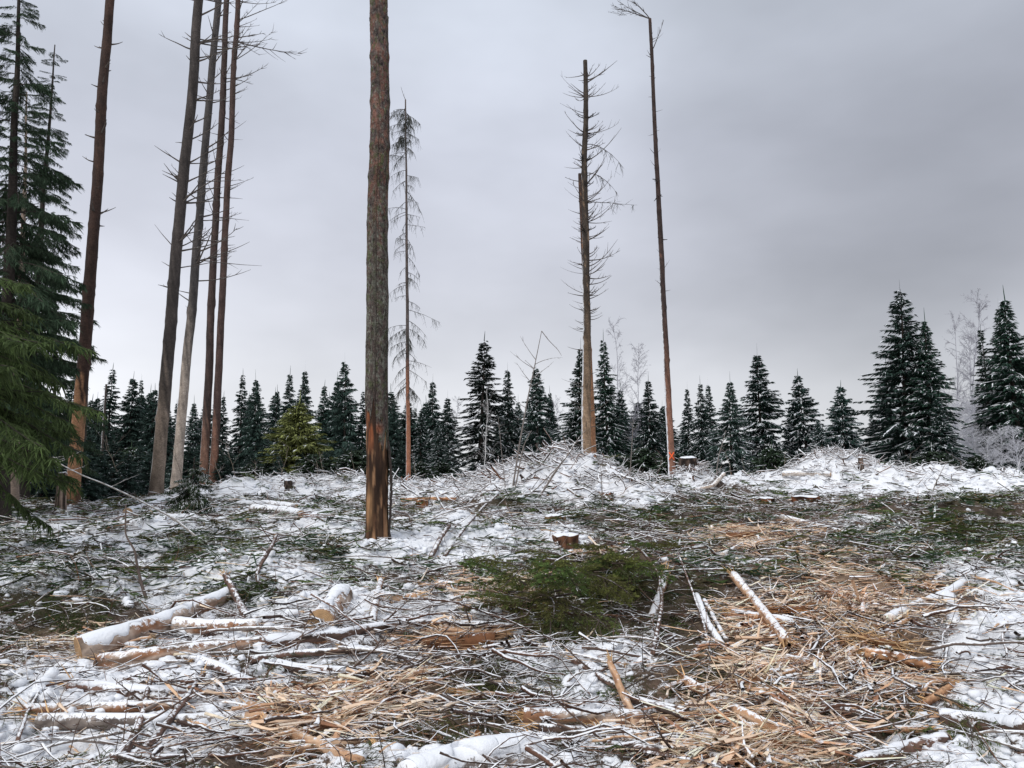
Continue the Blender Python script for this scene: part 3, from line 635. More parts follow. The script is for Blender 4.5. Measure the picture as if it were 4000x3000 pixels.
# ------------------------------------------------------------------ spruces
def spruce_proto(H, Rm, snow, base=.03, col=(0.018, 0.038, 0.026), power=.85, gap=.25, dens=1.0, seed=0, droop=.5, slim_top=1.0):
    g = np.random.default_rng(100 + seed); col = tuple(np.array(col) * 1.35)
    tr = MB(); K = 14; t = np.linspace(0, 1, K); P = np.stack([0.03 * np.sin(t * 5 + seed), 0.03 * np.cos(t * 4), -0.3 + (H + .3) * t], 1)
    tr.tubes(P, (0.017 * H * (1 - t) + .006), 8, (0.05, 0.038, 0.032, 0.0))
    fo = MB(); sn = MB(); br = MB(); z = base * H; bs = []
    while z < H * .985:
        f = z / H; n = int(g.integers(7, 10))
        for j in range(n):
            L = 1.28 * Rm * (1 - f) ** power * g.uniform(.5, 1.15) * (1 - .38 * float(sst(.6, 1, f))) * (1 if g.random() > .07 else 1.2) + .08
            bs.append((z + g.uniform(-.5, .5) * gap, g.uniform(0, 6.283), L, f))
        z += gap * g.uniform(.62, 1.1) * (1 - .45 * f)
    for z0, az, L, f in bs:
        d = np.array([math.sin(az), math.cos(az), 0]); a1 = .55 * f - .12 + g.normal(0, .08); b1 = droop * (1 - .6 * f) * g.uniform(.7, 1.3)
        zc = lambda s: z0 + L * (a1 * s - b1 * s ** 2 + .28 * b1 * s ** 4)
        n = max(6, int(L * 29 * dens)); s = np.sort(g.uniform(.08, 1.0, n)); o = d * (L * s)[:, None]; o[:, 2] = zc(s)
        yaw = az + g.choice([-1, 1], n) * g.uniform(.15, 1.25, n) * (1 - .5 * s); l = (.16 + .30 * (1 - s) * min(L, 1.4)) * g.uniform(.6, 1.3, n); l = np.minimum(l, .42)
        dn = g.uniform(.05, .8, n)
        q = np.linspace(0, 1, 3); dv = np.stack([np.sin(yaw), np.cos(yaw), np.zeros(n)], 1)
        Q = o[:, None] + dv[:, None] * (l[:, None] * q)[..., None]; Q[..., 2] -= (dn * l)[:, None] * q ** 1.4
        side = np.stack([np.cos(yaw), -np.sin(yaw), g.normal(0, .6, n)], 1); side = nrm(side)
        wd = np.array([.6, 1.0, .12])[None] * (.034 * g.uniform(.6, 1.3, n))[:, None]
        cc = np.array(col)[None] * g.uniform(.55, 1.6, n)[:, None] * np.array([1, 1, 1]); cc = np.concatenate([cc, np.zeros((n, 1))], 1)
        fo.ribbons(Q, wd, side, cc)
        # vertical hanging needles give the bough body
        Q2 = o[:, None] + dv[:, None] * (l[:, None] * q * .6)[..., None]; Q2[..., 2] -= (.5 * l)[:, None] * q
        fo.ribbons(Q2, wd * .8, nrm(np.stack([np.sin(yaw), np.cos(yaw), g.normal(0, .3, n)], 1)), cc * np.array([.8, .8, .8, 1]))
        kf = snow * (1.05 - .75 * f)
        keep = g.random(n) < kf * (.25 + .5 * s)
        if keep.any():
            ns = keep.sum(); Qs = Q[keep].copy(); Qs[..., 2] += .035; Qs[..., :2] += d[:2] * .03
            sn.ribbons(Qs, wd[keep] * g.uniform(.3, .85, (ns, 1)), nrm(side[keep] + np.array([0, 0, .25])), (0.86, 0.875, 0.9, 0))
        if g.random() < kf * .75:
            s4 = np.linspace(g.uniform(.2, .5), .98, 5); Q4 = d * (L * s4)[:, None]; Q4[:, 2] = zc(s4) + .03
            sn.tubes(Q4, np.array([.012, .026, .032, .028, .006]) * g.uniform(.5, 1.4), 5, (0.87, 0.88, 0.9, 0), flat=[.6])
    tl = g.uniform(.5, .8); fo.ribbons(np.array([[[0, 0, H - .1], [0.02, 0, H + tl * .5], [0.03, 0, H + tl]]]), np.array([[.024, .018, .006]]), np.array([[1., 0, 0]]), tuple(col) + (0,))
    return tr.mesh('trunk', M_twig), fo.mesh('crown', M_needle, smooth=False), (sn.mesh('snow', M_snow) if sn.n else None), H
PROTO = {}
G0 = (0.028, 0.049, 0.040)
for i, (k, a) in enumerate({
    'dark_a': dict(H=8, Rm=1.55, snow=.05, col=G0), 'dark_b': dict(H=8, Rm=1.9, snow=.07, col=G0, power=.75, gap=.3), 'dark_c': dict(H=9, Rm=1.3, snow=.06, col=(0.017, 0.036, 0.028), gap=.33, dens=.85, droop=.7),
    'mid_a': dict(H=8, Rm=1.7, snow=.40, col=G0, gap=.3), 'mid_b': dict(H=9, Rm=1.5, snow=.34, col=(0.016, 0.032, 0.025), gap=.34, droop=.75),
    'snow_a': dict(H=7.5, Rm=1.8, snow=.62, col=(0.016, 0.034, 0.027), gap=.26), 'snow_b': dict(H=7, Rm=1.9, snow=.7, col=(0.017, 0.036, 0.03), power=.7, gap=.28), 
    'tall_a': dict(H=11, Rm=2.35, snow=.36, col=(0.016, 0.030, 0.024), gap=.36, droop=.35, power=.8), 'tall_b': dict(H=10, Rm=1.7, snow=.40, col=(0.015, 0.033, 0.023), gap=.33, base=.05),
    'bare_low': dict(H=11, Rm=1.5, snow=.35, col=(0.02, 0.036, 0.026), gap=.4, base=.32, dens=.8), 'black': dict(H=10, Rm=1.6, snow=.30, col=(0.016, 0.024, 0.019), gap=.38, droop=.6, power=.7, dens=.9),
    'yellow': dict(H=5, Rm=1.9, snow=.07, col=(0.15, 0.165, 0.055), gap=.2, power=.75, droop=.25),
    'bush': dict(H=3, Rm=1.5, snow=.25, col=(0.022, 0.036, 0.02), gap=.17, power=.5),
}.items()):
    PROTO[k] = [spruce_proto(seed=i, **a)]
    if k not in ('yellow', 'black', 'tall_a'):
        b_ = dict(a); b_['Rm'] *= 1.22; b_['gap'] = a.get('gap', .25) * .86; b_['power'] = a.get('power', .85) * 1.12; PROTO[k].append(spruce_proto(seed=i + 40, **b_))
def place_spruce(kind, u, vt, d, label, group='spruces along the far edge of the clearing', wide=1.0, name='spruce_tree'):
    tm, fm, sm, H = PROTO[kind][int(rng.integers(0, len(PROTO[kind])))]; x = XU(u, d); z = float(hgt0(x, d)); top = PX(u, vt, d)[2]; s = max(.15, (top - z) / (H + .35))
    o = thing(name, label, 'tree', (x, d, z), group); o.rotation_euler = (rng.normal(0, .022), rng.normal(0, .022), rng.uniform(0, 6.28)); wide *= rng.uniform(1.0, 1.28); o.scale = (s * wide, s * wide, s)
    for nm, me in (('trunk', tm), ('crown', fm), ('snow', sm)):
        if me:
            c = bpy.data.objects.new(nm, me); COL.objects.link(c); c.parent = o
            if nm == 'snow': c['kind'] = 'stuff'
    return o
TREES = [  # kind, u, top row, distance, width factor, label
    ('dark_c', 140, 800, 40, .9, 'dark spruce top showing just left of the orange-footed trunk'),
    ('dark_a', 200, 850, 38, .9, 'dark spruce close behind the right side of the orange-footed trunk'),
    ('dark_c', 228, 788, 42, .95, 'spire-topped dark spruce, first full one right of the orange-footed trunk'),
    ('dark_a', 272, 806, 41, .9, 'dark spruce in the middle of the gap between orange-footed and grey-brown trunks'),
    ('dark_c', 297, 812, 45, .7, 'thin spruce spire crowding the middle of the gap between the left trunks'),
    ('dark_a', 321, 832, 39, .9, 'dark spruce just left of the grey-brown leaning trunk'),
    ('mid_b', 352, 850, 43, .8, 'spruce half hidden behind the grey-brown leaning trunk'),
    ('mid_a', 412, 862, 44, .8, 'small spruce seen between the pale trunk and the slim red trunks'),
    ('dark_c', 432, 850, 46, .7, 'spruce behind the slim reddish trunk of the four'),
    ('dark_c', 478, 850, 42, .8, 'spruce touching the right side of the four leaning trunks'),
    ('dark_c', 514, 800, 43, .8, 'narrow spruce right of the four leaning trunks, with a spire top'),
    ('dark_b', 552, 806, 40, .7, 'dense blackish spruce left of the yellow-green young conifer'),
    ('mid_b', 590, 836, 45, .8, 'spruce peeping out behind the left shoulder of the yellow-green conifer'),
    ('mid_b', 622, 798, 44, .8, 'left one of two spires above the yellow-green conifer'),
    ('mid_a', 650, 788, 43, .7, 'right one of two spires above the yellow-green conifer'),
    ('dark_c', 692, 826, 41, .9, 'spruce just right of the yellow-green conifer'),
    ('dark_a', 716, 812, 43, .8, 'spruce leaning against the left flank of the tall pointed one beside the thick trunk'),
    ('dark_b', 744, 770, 40, .75, 'tall pointed dark spruce left of the thick trunk'),
    ('dark_c', 781, 838, 40, .8, 'slender spruce touching the left side of the thick trunk'),
    ('dark_b', 852, 868, 42, .7, 'spruce between the thick trunk and the thin dead spruce'),
    ('mid_b', 906, 880, 40, .9, 'snow-flecked spruce just right of the thin dead spruce'),
    ('mid_b', 935, 815, 42, .95, 'pointed spruce with open whorls in the gap right of the thin dead spruce'),
    ('mid_a', 966, 850, 41, .9, 'snow-edged spruce left of the black spruce with the birch stem'),
    ('mid_a', 948, 905, 37, .8, 'low snowy spruce in front of the open-whorled one'),
    ('black', 1037, 722, 36, 1.1, 'big blackish spruce with a white birch stem in front of it'),
    ('mid_b', 1097, 788, 40, .9, 'spruce right of the big blackish one, left of the bent sapling'),
    ('mid_a', 1122, 860, 42, .8, 'short spruce behind the foot of the bent sapling'),
    ('mid_a', 1164, 780, 38, .85, 'spruce behind the bent sapling on the mound'),
    ('mid_b', 1192, 840, 40, .8, 'spruce standing right behind the brush mound peak'),
    ('tall_b', 1250, 742, 36, .8, 'tall spruce directly behind the bristly snag'),
    ('tall_b', 1316, 722, 37, .85, 'tall open spruce right of the bristly snag'),
    ('mid_a', 1344, 832, 38, .9, 'spruce in front of the frosted birch, right of the bristly snag'),
    ('mid_b', 1408, 812, 36, .95, 'spruce just left of the tall slim trunk with the orange cross'),
    ('mid_a', 1432, 872, 38, .8, 'low spruce touching the tall slim trunk with the orange cross'),
    ('mid_b', 1490, 832, 40, .8, 'first spruce right of the tall slim trunk with the orange cross'),
    ('mid_b', 1519, 820, 39, .8, 'left spire of a close pair right of the tall slim trunk'),
    ('mid_b', 1541, 822, 41, .7, 'right spire of a close pair right of the tall slim trunk'),
    ('mid_a', 1580, 815, 34, .9, 'dense conical spruce left of the broad snowy one'),
    ('snow_a', 1648, 756, 36, .95, 'broad snowy spruce, tallest between the tall slim trunk and the right-hand group'),
    ('snow_a', 1717, 878, 38, .9, 'small spruce hugging the left side of the rounded snowy one above the right mound'),
    ('snow_b', 1748, 800, 36, .85, 'snowy spruce with a thick top above the right brush mound'),
    ('snow_b', 1775, 900, 33, .8, 'low snow-laden young spruce behind the right mound peak'),
    ('snow_b', 1826, 824, 34, .95, 'lone squat snowy spruce with sky on both sides'),
    ('snow_a', 1893, 890, 36, .9, 'small snowy spruce at the left foot of the tallest right-hand spruce'),
    ('snow_a', 1921, 780, 36, .8, 'snowy spruce against the left flank of the tallest right-hand spruce'),
    ('tall_a', 1962, 612, 34, .95, 'tallest spruce of the right-hand group, layered open boughs'),
    ('tall_b', 2014, 678, 33, .95, 'second tall spruce of the right-hand group, right behind the tallest'),
    ('snow_a', 2042, 850, 32, 1.0, 'snow-laden spruce at the right foot of the tall pair'),
    ('bare_low', 2152, 700, 36, .9, 'spruce with a bare lower stem beside the frosted birches at the right edge'),
    ('bare_low', 2176, 655, 38, .8, 'second bare-stemmed spruce near the right edge of the clearing'),
    ('tall_b', 2206, 634, 35, 1.0, 'tall dark spruce cut by the right edge of the view'),
]
for k_, u, vt, d, wd, lab in TREES: place_spruce(k_, u, vt, d, lab, wide=wd)
place_spruce('yellow', 640, 858, 30, 'yellow-green young conifer glowing in front of the dark spruce row', wide=1.3)
# understorey and rows behind, nothing in the picture tells them apart
for i in range(84):
    u = rng.uniform(-60, 2270) if i < 46 else rng.uniform(180, 1480); right = u > 1250
    k_ = ('snow_a', 'mid_a', 'snow_b')[i % 3] if right else ('dark_a', 'dark_b', 'dark_c')[i % 3]
    if u < 860: vt = rng.uniform(835, 945)
    elif u < 1450: vt = rng.uniform(855, 960)
    else: vt = rng.uniform(915, 965)
    place_spruce(k_, u, vt, rng.uniform(44, 58), near(u, 1000, ('small spruce in the rows behind, standing', 'small spruce top showing over the first row')[i % 2], LMT), 'small spruces in the rows behind', wide=rng.uniform(.9, 1.35))
for i in range(34):
    u = (90 + 1180 * i / 34 + rng.uniform(-20, 20)) if i < 26 else rng.uniform(1280, 2120)
    place_spruce('bush' if u > 900 or i % 2 else 'dark_b', u, rng.uniform(955, 1000), rng.uniform(28, 33), near(u, 1000 + rng.normal(0, 30), ('low bushy young spruce', 'ragged low young spruce', 'small dim young spruce')[i % 3], LMT), 'young spruces at the foot of the tree line', wide=1.25, name='young_spruce')
for i, (u, vt, d) in enumerate([(75, 900, 22), (110, 950, 20), (190, 930, 23), (215, 985, 20), (245, 950, 22), (272, 990, 20), (300, 960, 23), (322, 1000, 21), (90, 1000, 19), (185, 1000, 19), (30, 930, 20), (370, 985, 26), (405, 960, 28), (140, 940, 25), (355, 930, 30), (480, 985, 28), (540, 975, 29), (700, 970, 29), (760, 965, 30), (600, 985, 28)]):
    place_spruce('dark_b', u, vt, d, near(u, 1000 + rng.normal(0, 30), ('dim dark spruce in the thicket', 'broad dark spruce in the thicket')[i % 2], LMT), 'dark undergrowth spruces at the left', wide=1.5, name='young_spruce')
print('spruces done')

# --- near spruces at the left edge: boughs are parts sharing a few meshes
def bough_mesh(L, col, seed, snowf=.0):
    g = np.random.default_rng(seed); m = MB(); K = 9; t = np.linspace(0, 1, K)
    P = np.stack([L * t, .05 * L * np.sin(t * 3 + seed), L * (.04 * t - .52 * t ** 2 + .20 * t ** 4)], 1)
    m.tubes(P, .011 * (1 - .85 * t) + .002, 5, (0.05, 0.04, 0.035, .2))
    def at(s): return np.stack([np.interp(s, t, P[:, k]) for k in range(3)], -1)
    n = int(20 * L) + 8; s = np.sort(g.uniform(.12, 1, n)); o = at(s); sd = np.where(np.arange(n) % 2 == 0, 1, -1)
    l = .8 * (.12 + .55 * np.sin(np.pi * np.clip(s * .9 + .12, 0, 1))) * .62 * g.uniform(.6, 1.2, n) * min(1, L / 1.2)
    ang = sd * g.uniform(.5, 1.1, n); q = np.linspace(0, 1, 5)
    dv = np.stack([np.cos(ang), np.sin(ang), np.zeros(n)], 1); Q = o[:, None] + dv[:, None] * (l[:, None] * q)[..., None]; Q[..., 2] -= (g.uniform(.2, .9, n) * l)[:, None] * q ** 1.5
    m.tubes(Q, .004 * (1 - .6 * q)[None] * np.ones((n, 1)), 3, (0.05, 0.045, 0.03, 0))
    twigs = [Q]
    # second-order twigs, hanging
    k2 = 12; ss = g.uniform(.1, 1, (n, k2)); oo = np.stack([np.stack([np.interp(ss[i], q, Q[i, :, k]) for k in range(3)], -1) for i in range(n)]).reshape(-1, 3)
    n2 = len(oo); a2 = np.repeat(ang, k2) + g.choice([-1, 1], n2) * g.uniform(.3, 1.2, n2); l2 = g.uniform(.05, .17, n2)
    d2 = np.stack([np.cos(a2), np.sin(a2), np.zeros(n2)], 1); Q2 = oo[:, None] + d2[:, None] * (l2[:, None] * q * .7)[..., None]; Q2[..., 2] -= (g.uniform(.2, 1.3, n2) * l2)[:, None] * q ** 1.2
    allq = np.concatenate([Q, Q2]); na = len(allq)
    cc = np.array(col)[None] * g.uniform(.5, 1.6, na)[:, None]; cc = np.concatenate([cc, np.zeros((na, 1))], 1)
    wd = np.array([.003, .0048, .005, .0045, .0012])[None] * g.uniform(.8, 1.3, (na, 1))
    T = nrm(allq[:, -1] - allq[:, 0]); s1 = nrm(np.cross(T, np.array([0, 0, 1.]))); s2 = nrm(np.cross(T, s1))
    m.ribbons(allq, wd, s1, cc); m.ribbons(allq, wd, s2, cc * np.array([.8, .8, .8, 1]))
    if snowf:
        kp = g.random(na) < snowf; Qs = allq[kp].copy(); Qs[..., 2] += .014; m.ribbons(Qs, wd[kp] * .9, s1[kp], (0.86, .875, .9, 0))
    return m.mesh('bough', M_needle, smooth=False)
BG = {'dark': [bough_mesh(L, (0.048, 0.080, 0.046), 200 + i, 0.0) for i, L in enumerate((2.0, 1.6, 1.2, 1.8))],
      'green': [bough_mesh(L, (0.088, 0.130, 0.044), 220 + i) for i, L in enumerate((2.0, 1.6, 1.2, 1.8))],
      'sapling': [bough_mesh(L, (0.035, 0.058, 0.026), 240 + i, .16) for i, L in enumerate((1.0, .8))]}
BL = (2.0, 1.6, 1.2, 1.8)
def near_spruce(name, label, b, tp, d, r0, z_lo, z_hi, n, Lmax, kind, pw=.7, az=None, ext=0., seed=0, Lmin=.3, trunkcol=(0.034, 0.027, 0.023)):
    p0, p1 = PX(*b, d), PX(*tp, d); pb = line_base(p0, p1); o = thing(name, label, 'tree', pb + [0, 0, .25])
    m, P, r = stem(pb, p1, r0, .012, 60, 14, lambda v, A, nn: rgba(lerp(np.array(trunkcol) * .6, np.array(trunkcol) * 1.4, np.clip(.5 + nn, 0, 1)), np.full(v.shape, .15)), 0, 1, seed)
    m.obj('trunk', M_trunk, o, off=o.location); Ht = p1[2] - pb[2]
    for i in range(n):
        f = z_lo + (z_hi - z_lo) * ((i + rng.uniform(0, 1)) / n); k = int(f * 59); a = rng.uniform(0, 6.283) if az is None else rng.normal(*az)
        L = max(Lmin, Lmax * (1 - f) ** pw * rng.uniform(.7, 1.15)); j = int(np.argmin(np.abs(np.array(BL) - L + rng.normal(0, .25, 4)))) if kind != 'sapling' else int(rng.integers(0, 2))
        c = bpy.data.objects.new('bough', BG[kind][j]); COL.objects.link(c); c.parent = o
        c.location = tuple(P[k] - np.array(o.location)); s = L / (BL[j] if kind != 'sapling' else (1.0, .8)[j])
        c.scale = (s, s, s * (1 if f < .9 else .6)); c.rotation_euler = (rng.normal(0, .15), rng.normal(-.35 * max(0, f - .55), .12), math.pi / 2 - a)
    return o
near_spruce('spruce_tree', 'big dark spruce filling the left edge up to the top of the view', (2, 1090), (46, -120), 13.5, .15, .17, .985, 215, 1.7, 'dark', seed=21)
near_spruce('spruce_tree', 'dark spruce whose pointed top stands left of the long orange-footed trunk', (48, 1100), (117, 96), 17.5, .12, .16, .99, 175, 1.85, 'dark', .75, seed=22)
near_spruce('spruce_tree', 'bright green spruce boughs reaching in low at the left edge', (-175, 1150), (-120, -200), 9.2, .12, .20, .47, 32, 1.9, 'green', .3, az=(1.6, .9), seed=23)
near_spruce('spruce_tree', 'grey-stemmed spruce behind the bright green boughs at the left edge', (27, 1090), (60, 200), 15, .10, .22, .95, 70, 1.2, 'dark', .6, seed=24, trunkcol=(.26, .20, .16))
near_spruce('young_spruce', 'small snow-tipped spruce at the foot of the four leaning trunks', (412, 1112), (420, 988), 15.0, .025, .10, .96, 70, .85, 'sapling', .7, seed=25, Lmin=.15)
# trees seen only as dim stems in the left thicket
for i, (u, vb, vt, d, wpx) in enumerate([(16, 1075, 700, 22, 14), (48, 1080, 600, 21, 11), (176, 1085, 780, 24, 9), (108, 1070, 760, 26, 8), (215, 1072, 830, 26, 6)]):
    standing('bare_spruce', 'dim slim trunk in the dark thicket at the left edge', 'tree', (u, vb), (u + 14, vt), d, wpx, wpx * .7, colour_tree((.05, .04, .034), (.2, .14, .1), 1060, 30), S=10, rings=40, seed=30 + i, knots=3, group='dim stems in the left thicket')
print('near spruces done')

# ------------------------------------------------------------------ bare birches and saplings
def bare_tree_mesh(H, seed, col, thick=.012, n1=26, spread=.5, frost=0.0, n2=9, n3=5, tw=.006, stemcol=None):
    g = np.random.default_rng(seed); m = MB(); t = np.linspace(0, 1, 12)
    P = np.stack([np.cumsum(g.normal(0, .012 * H, 12)), np.cumsum(g.normal(0, .01 * H, 12)), -.2 + (H + .2) * t], 1); P[:, :2] -= P[0, :2]
    m.tubes(P, thick * H * .5 * (1 - .9 * t) + .006, 7, stemcol or col)
    s = g.uniform(.22, .99, n1); o = np.stack([np.interp(s, t, P[:, k]) for k in range(3)], -1)
    a = g.uniform(0, 6.283, n1); l = H * .34 * spread * (1.15 - s) ** .6 * g.uniform(.5, 1.2, n1) + .1; el = g.uniform(.6, 1.15, n1); q = np.linspace(0, 1, 6)
    d = np.stack([np.sin(a) * np.cos(el), np.cos(a) * np.cos(el), np.sin(el)], 1); Q = o[:, None] + d[:, None] * (l[:, None] * q)[..., None]; Q[..., 2] -= (.12 * l)[:, None] * q ** 2
    m.tubes(Q, (tw * 2.0 * (1 - .7 * q))[None] * np.ones((n1, 1)), 4, col)
    for nn, sc, rad in ((n2, .42, 1.2), (n3, .34, .8)):
        N0 = len(Q); ss = g.uniform(.2, 1, (N0, nn)); oo = np.stack([np.stack([np.interp(ss[i], np.linspace(0, 1, Q.shape[1]), Q[i, :, k]) for k in range(3)], -1) for i in range(N0)]).reshape(-1, 3)
        ln = np.repeat(np.linalg.norm(Q[:, -1] - Q[:, 0], axis=1), nn) * sc * g.uniform(.5, 1.2, N0 * nn); dr = np.repeat(nrm(Q[:, -1] - Q[:, 0]), nn, 0)
        dd = nrm(dr + g.normal(0, .5, (N0 * nn, 3))); q4 = np.linspace(0, 1, 4); Q = oo[:, None] + dd[:, None] * (ln[:, None] * q4)[..., None]; Q[..., 2] -= (.15 * ln)[:, None] * q4 ** 2
        m.tubes(Q, (tw * rad * (1 - .7 * q4))[None] * np.ones((len(Q), 1)), 3, col)
    return m
FR = (0.33, 0.325, 0.36, 0)
bmesh_ = [bare_tree_mesh(9, 300 + i, FR, .011, 44, .62, n2=12, n3=7).mesh('birch', M_frost) for i in range(3)]
bbush = [bare_tree_mesh(4, 310 + i, (0.60, 0.60, 0.64, 0), .010, 44, 1.25, n2=11, n3=7, tw=.007).mesh('bush', M_frost) for i in range(2)]
def place_bare(me, H, u, vt, d, label, group, name='birch_tree', wide=1.):
    x = XU(u, d); z = float(hgt0(x, d)); s = (PX(u, vt, d)[2] - z) / H
    o = bpy.data.objects.new(name, me); COL.objects.link(o); o.location = (x, d, z); o.scale = (s * wide, s * wide, s); o.rotation_euler = (0, 0, rng.uniform(0, 6.28)); return tag(o, label, 'tree' if name == 'birch_tree' else 'bush', group)
GB = 'leafless frosted birches behind the spruces'
for i, (u, vt, d, lab) in enumerate([(1347, 700, 46, 'pale frosted birch right behind the tall spruce beside the bristly snag'), (1372, 745, 48, 'second pale birch leaning out right of the one behind the bristly snag'), (1208, 860, 46, 'faint frosted birch top behind the brush mound peak'),
        (2072, 690, 44, 'frosted birch right of the tall spruce pair'), (2090, 720, 46, 'smaller frosted birch among the pair right of the tall spruces'), (2122, 636, 45, 'tallest frosted birch near the right edge'), (2140, 760, 42, 'frosted birch with its crown behind the bare-stemmed spruces'), (1618, 880, 46, 'faint frosted birch left of the broad snowy spruce'), (980, 860, 46, 'faint frosted birch left of the big blackish spruce')]):
    place_bare(bmesh_[i % 3], 9, u, vt, d, lab, GB, wide=.8)
for i, (u, vt, d) in enumerate([(2085, 880, 38), (2110, 860, 40), (2128, 900, 36), (2150, 880, 40), (2190, 900, 37), (2165, 930, 34), (2205, 930, 33), (2105, 935, 35), (2140, 950, 33), (2060, 930, 40)]):
    place_bare(bbush[i % 2], 4, u, vt, d, near(u, 1000 + rng.normal(0, 30), ('white frosted bush', 'low white frosted bush')[i % 2], LMT), 'frosted bushes at the right edge', 'frosted_bush', 1.15)
bs = bare_tree_mesh(6, 330, (0.42, 0.40, 0.39, 0), .011, 26, .8, n2=5, n3=3, tw=.005, stemcol=(0.66, 0.65, 0.63, 0))
place_bare(bs.mesh('birch', M_frost), 6, 1043, 840, 31, 'white-stemmed young birch in front of the big blackish spruce', None, wide=.8)

def sapling(label, pts, d, r, col=(0.20, 0.175, 0.16, .35), twigs=10, group=None, name='bare_sapling', cat='sapling', tl=.5, d_end=None, elev=(.3, .9), base_pixel_ground=True):
    """a thin bare stem through given picture points at distance d (ending at d_end)"""
    n = len(pts); dd = np.linspace(d, d_end or d, n); Q = np.array([PX(u, v, dd[i]) for i, (u, v) in enumerate(pts)])
    if base_pixel_ground: Q[0, 2] = min(Q[0, 2], float(hgt0(Q[0, 0], Q[0, 1])) - .05)
    t = np.linspace(0, n - 1, n * 6); P = np.stack([np.interp(t, np.arange(n), Q[:, k]) for k in range(3)], 1)
    for _ in range(3): P[1:-1] = (P[:-2] + 2 * P[1:-1] + P[2:]) / 4
    m = MB(); s = np.linspace(0, 1, len(P)); m.tubes(P, r * (1 - .75 * s) + .002, 6, col)
    for i in range(twigs):
        k = int(rng.uniform(.3, .98) * (len(P) - 1)); mm = dead_branch(P[k], rng.choice([1.57, 4.71]) + rng.normal(0, .6), rng.uniform(*elev), tl * rng.uniform(.3, 1.2), r * .4, rng.uniform(-.2, .2), 4, col)
        m.v += mm.v; m.c += mm.c; m.q += [x + m.n for x in mm.q]; m.n += mm.n
    o = m.obj(name, M_twig, None, off=P[0]); return tag(o, label, cat, group)
sapling('tall bent bare sapling rising from the brush mound, its tip broken over to the right', [(1108, 1045), (1122, 960), (1140, 860), (1155, 790), (1170, 715)], 17.2, .022, twigs=10, tl=.55)
sapling('thin broken tip hanging to the right from the bent sapling', [(1170, 715), (1185, 735), (1205, 755), (1213, 768)], 17.2, .008, twigs=2, tl=.2, base_pixel_ground=False)
sapling('crooked bare sapling close right of the bent one on the mound', [(1112, 1040), (1125, 990), (1132, 960), (1148, 930)], 17.0, .018, twigs=3, tl=.3)
sapling('straight dark bare sapling standing in the snow right of the mound', [(1358, 1060), (1362, 1010), (1366, 945), (1368, 905)], 17.0, .012, twigs=7, tl=.25)
sapling('thin bare wand on the left slope of the mound', [(1092, 1040), (1085, 990), (1080, 940), (1076, 900)], 17.2, .009, twigs=4, tl=.25)
sapling('crooked snowy dead branch poking out of the mound top', [(1160, 1062), (1205, 1010), (1232, 975), (1243, 955), (1262, 950)], 16.4, .03, (0.22, .19, .17, .8), twigs=5, tl=.35)
sapling('snowy forked stick slanting across the front of the mound', [(1120, 1085), (1165, 1050), (1205, 1008), (1225, 985)], 16.2, .02, (0.2, .17, .15, .75), twigs=3, tl=.3)
sapling('thin bare wand in front of the mound, left of the low stump', [(1302, 1085), (1300, 1040), (1297, 1005)], 15.0, .008, twigs=2, tl=.2)
sapling('slim bare sapling right of the tall slim trunk in front of the spruces', [(1543, 1022), (1552, 985), (1563, 950), (1568, 930)], 26, .02, twigs=5, tl=.4)
sapling('long pale leaning sapling drooping in an arc in front of the orange-footed trunk', [(455, 1150), (380, 1122), (290, 1075), (225, 1045), (180, 1028), (135, 1005), (100, 985)], 10.5, .014, (0.34, .31, .28, .55), twigs=8, tl=.35, d_end=11.5, elev=(-.2, .6))
sapling('crooked bare sapling standing in the left foreground', [(345, 1345), (318, 1300), (305, 1260), (295, 1215), (292, 1190), (270, 1155), (272, 1090)], 8.0, .017, (0.13, .10, .085, .3), twigs=9, tl=.3)
sapling('short broken stick standing beside the crooked left sapling', [(352, 1350), (330, 1325), (306, 1298)], 7.6, .018, (0.22, .16, .12, .5), twigs=0)
for i, (u, d, h) in enumerate([(485, 26, 1.3), (520, 25, 1.6), (556, 24, 1.0), (600, 25, 1.4), (680, 25, 1.0), (705, 24, 1.2), (765, 24, .8), (250, 22, 1.8), (285, 21, 1.6), (400, 22, 1.4), (910, 23, .9), (1410, 27, 1.2), (1620, 27, 1.0), (1700, 26, .8), (1880, 27, 1.1), (1960, 28, 1.3), (2080, 27, 1.0), (230, 24, 1.5), (1580, 25, .8), (2010, 22, .9)]):
    x = XU(u, d); z = float(hgt0(x, d)); mm = MB(); t = np.linspace(0, 1, 8); le = rng.normal(0, .25)
    P = np.stack([x + le * h * t + np.cumsum(rng.normal(0, .02, 8)), d + 0 * t, z - .05 + h * t], 1); mm.tubes(P, .012 * (1 - .7 * t) + .002, 5, (.17, .14, .11, .4))
    for j in range(5):
        b_ = dead_branch(P[int(rng.integers(3, 8))], rng.uniform(0, 6.28), rng.uniform(.3, .9), rng.uniform(.15, .5) * h, .005, .1, 4, (.16, .13, .11, .4)); mm.v += b_.v; mm.c += b_.c; mm.q += [q_ + mm.n for q_ in b_.q]; mm.n += b_.n
    tag(mm.obj('bare_sapling', M_twig, None, off=P[0]), near(u, 1000 + rng.normal(0, 20), ('slender leafless sapling', 'thin leafless sapling')[int(u) % 2], LMT), 'sapling', 'leafless saplings in front of the tree line')

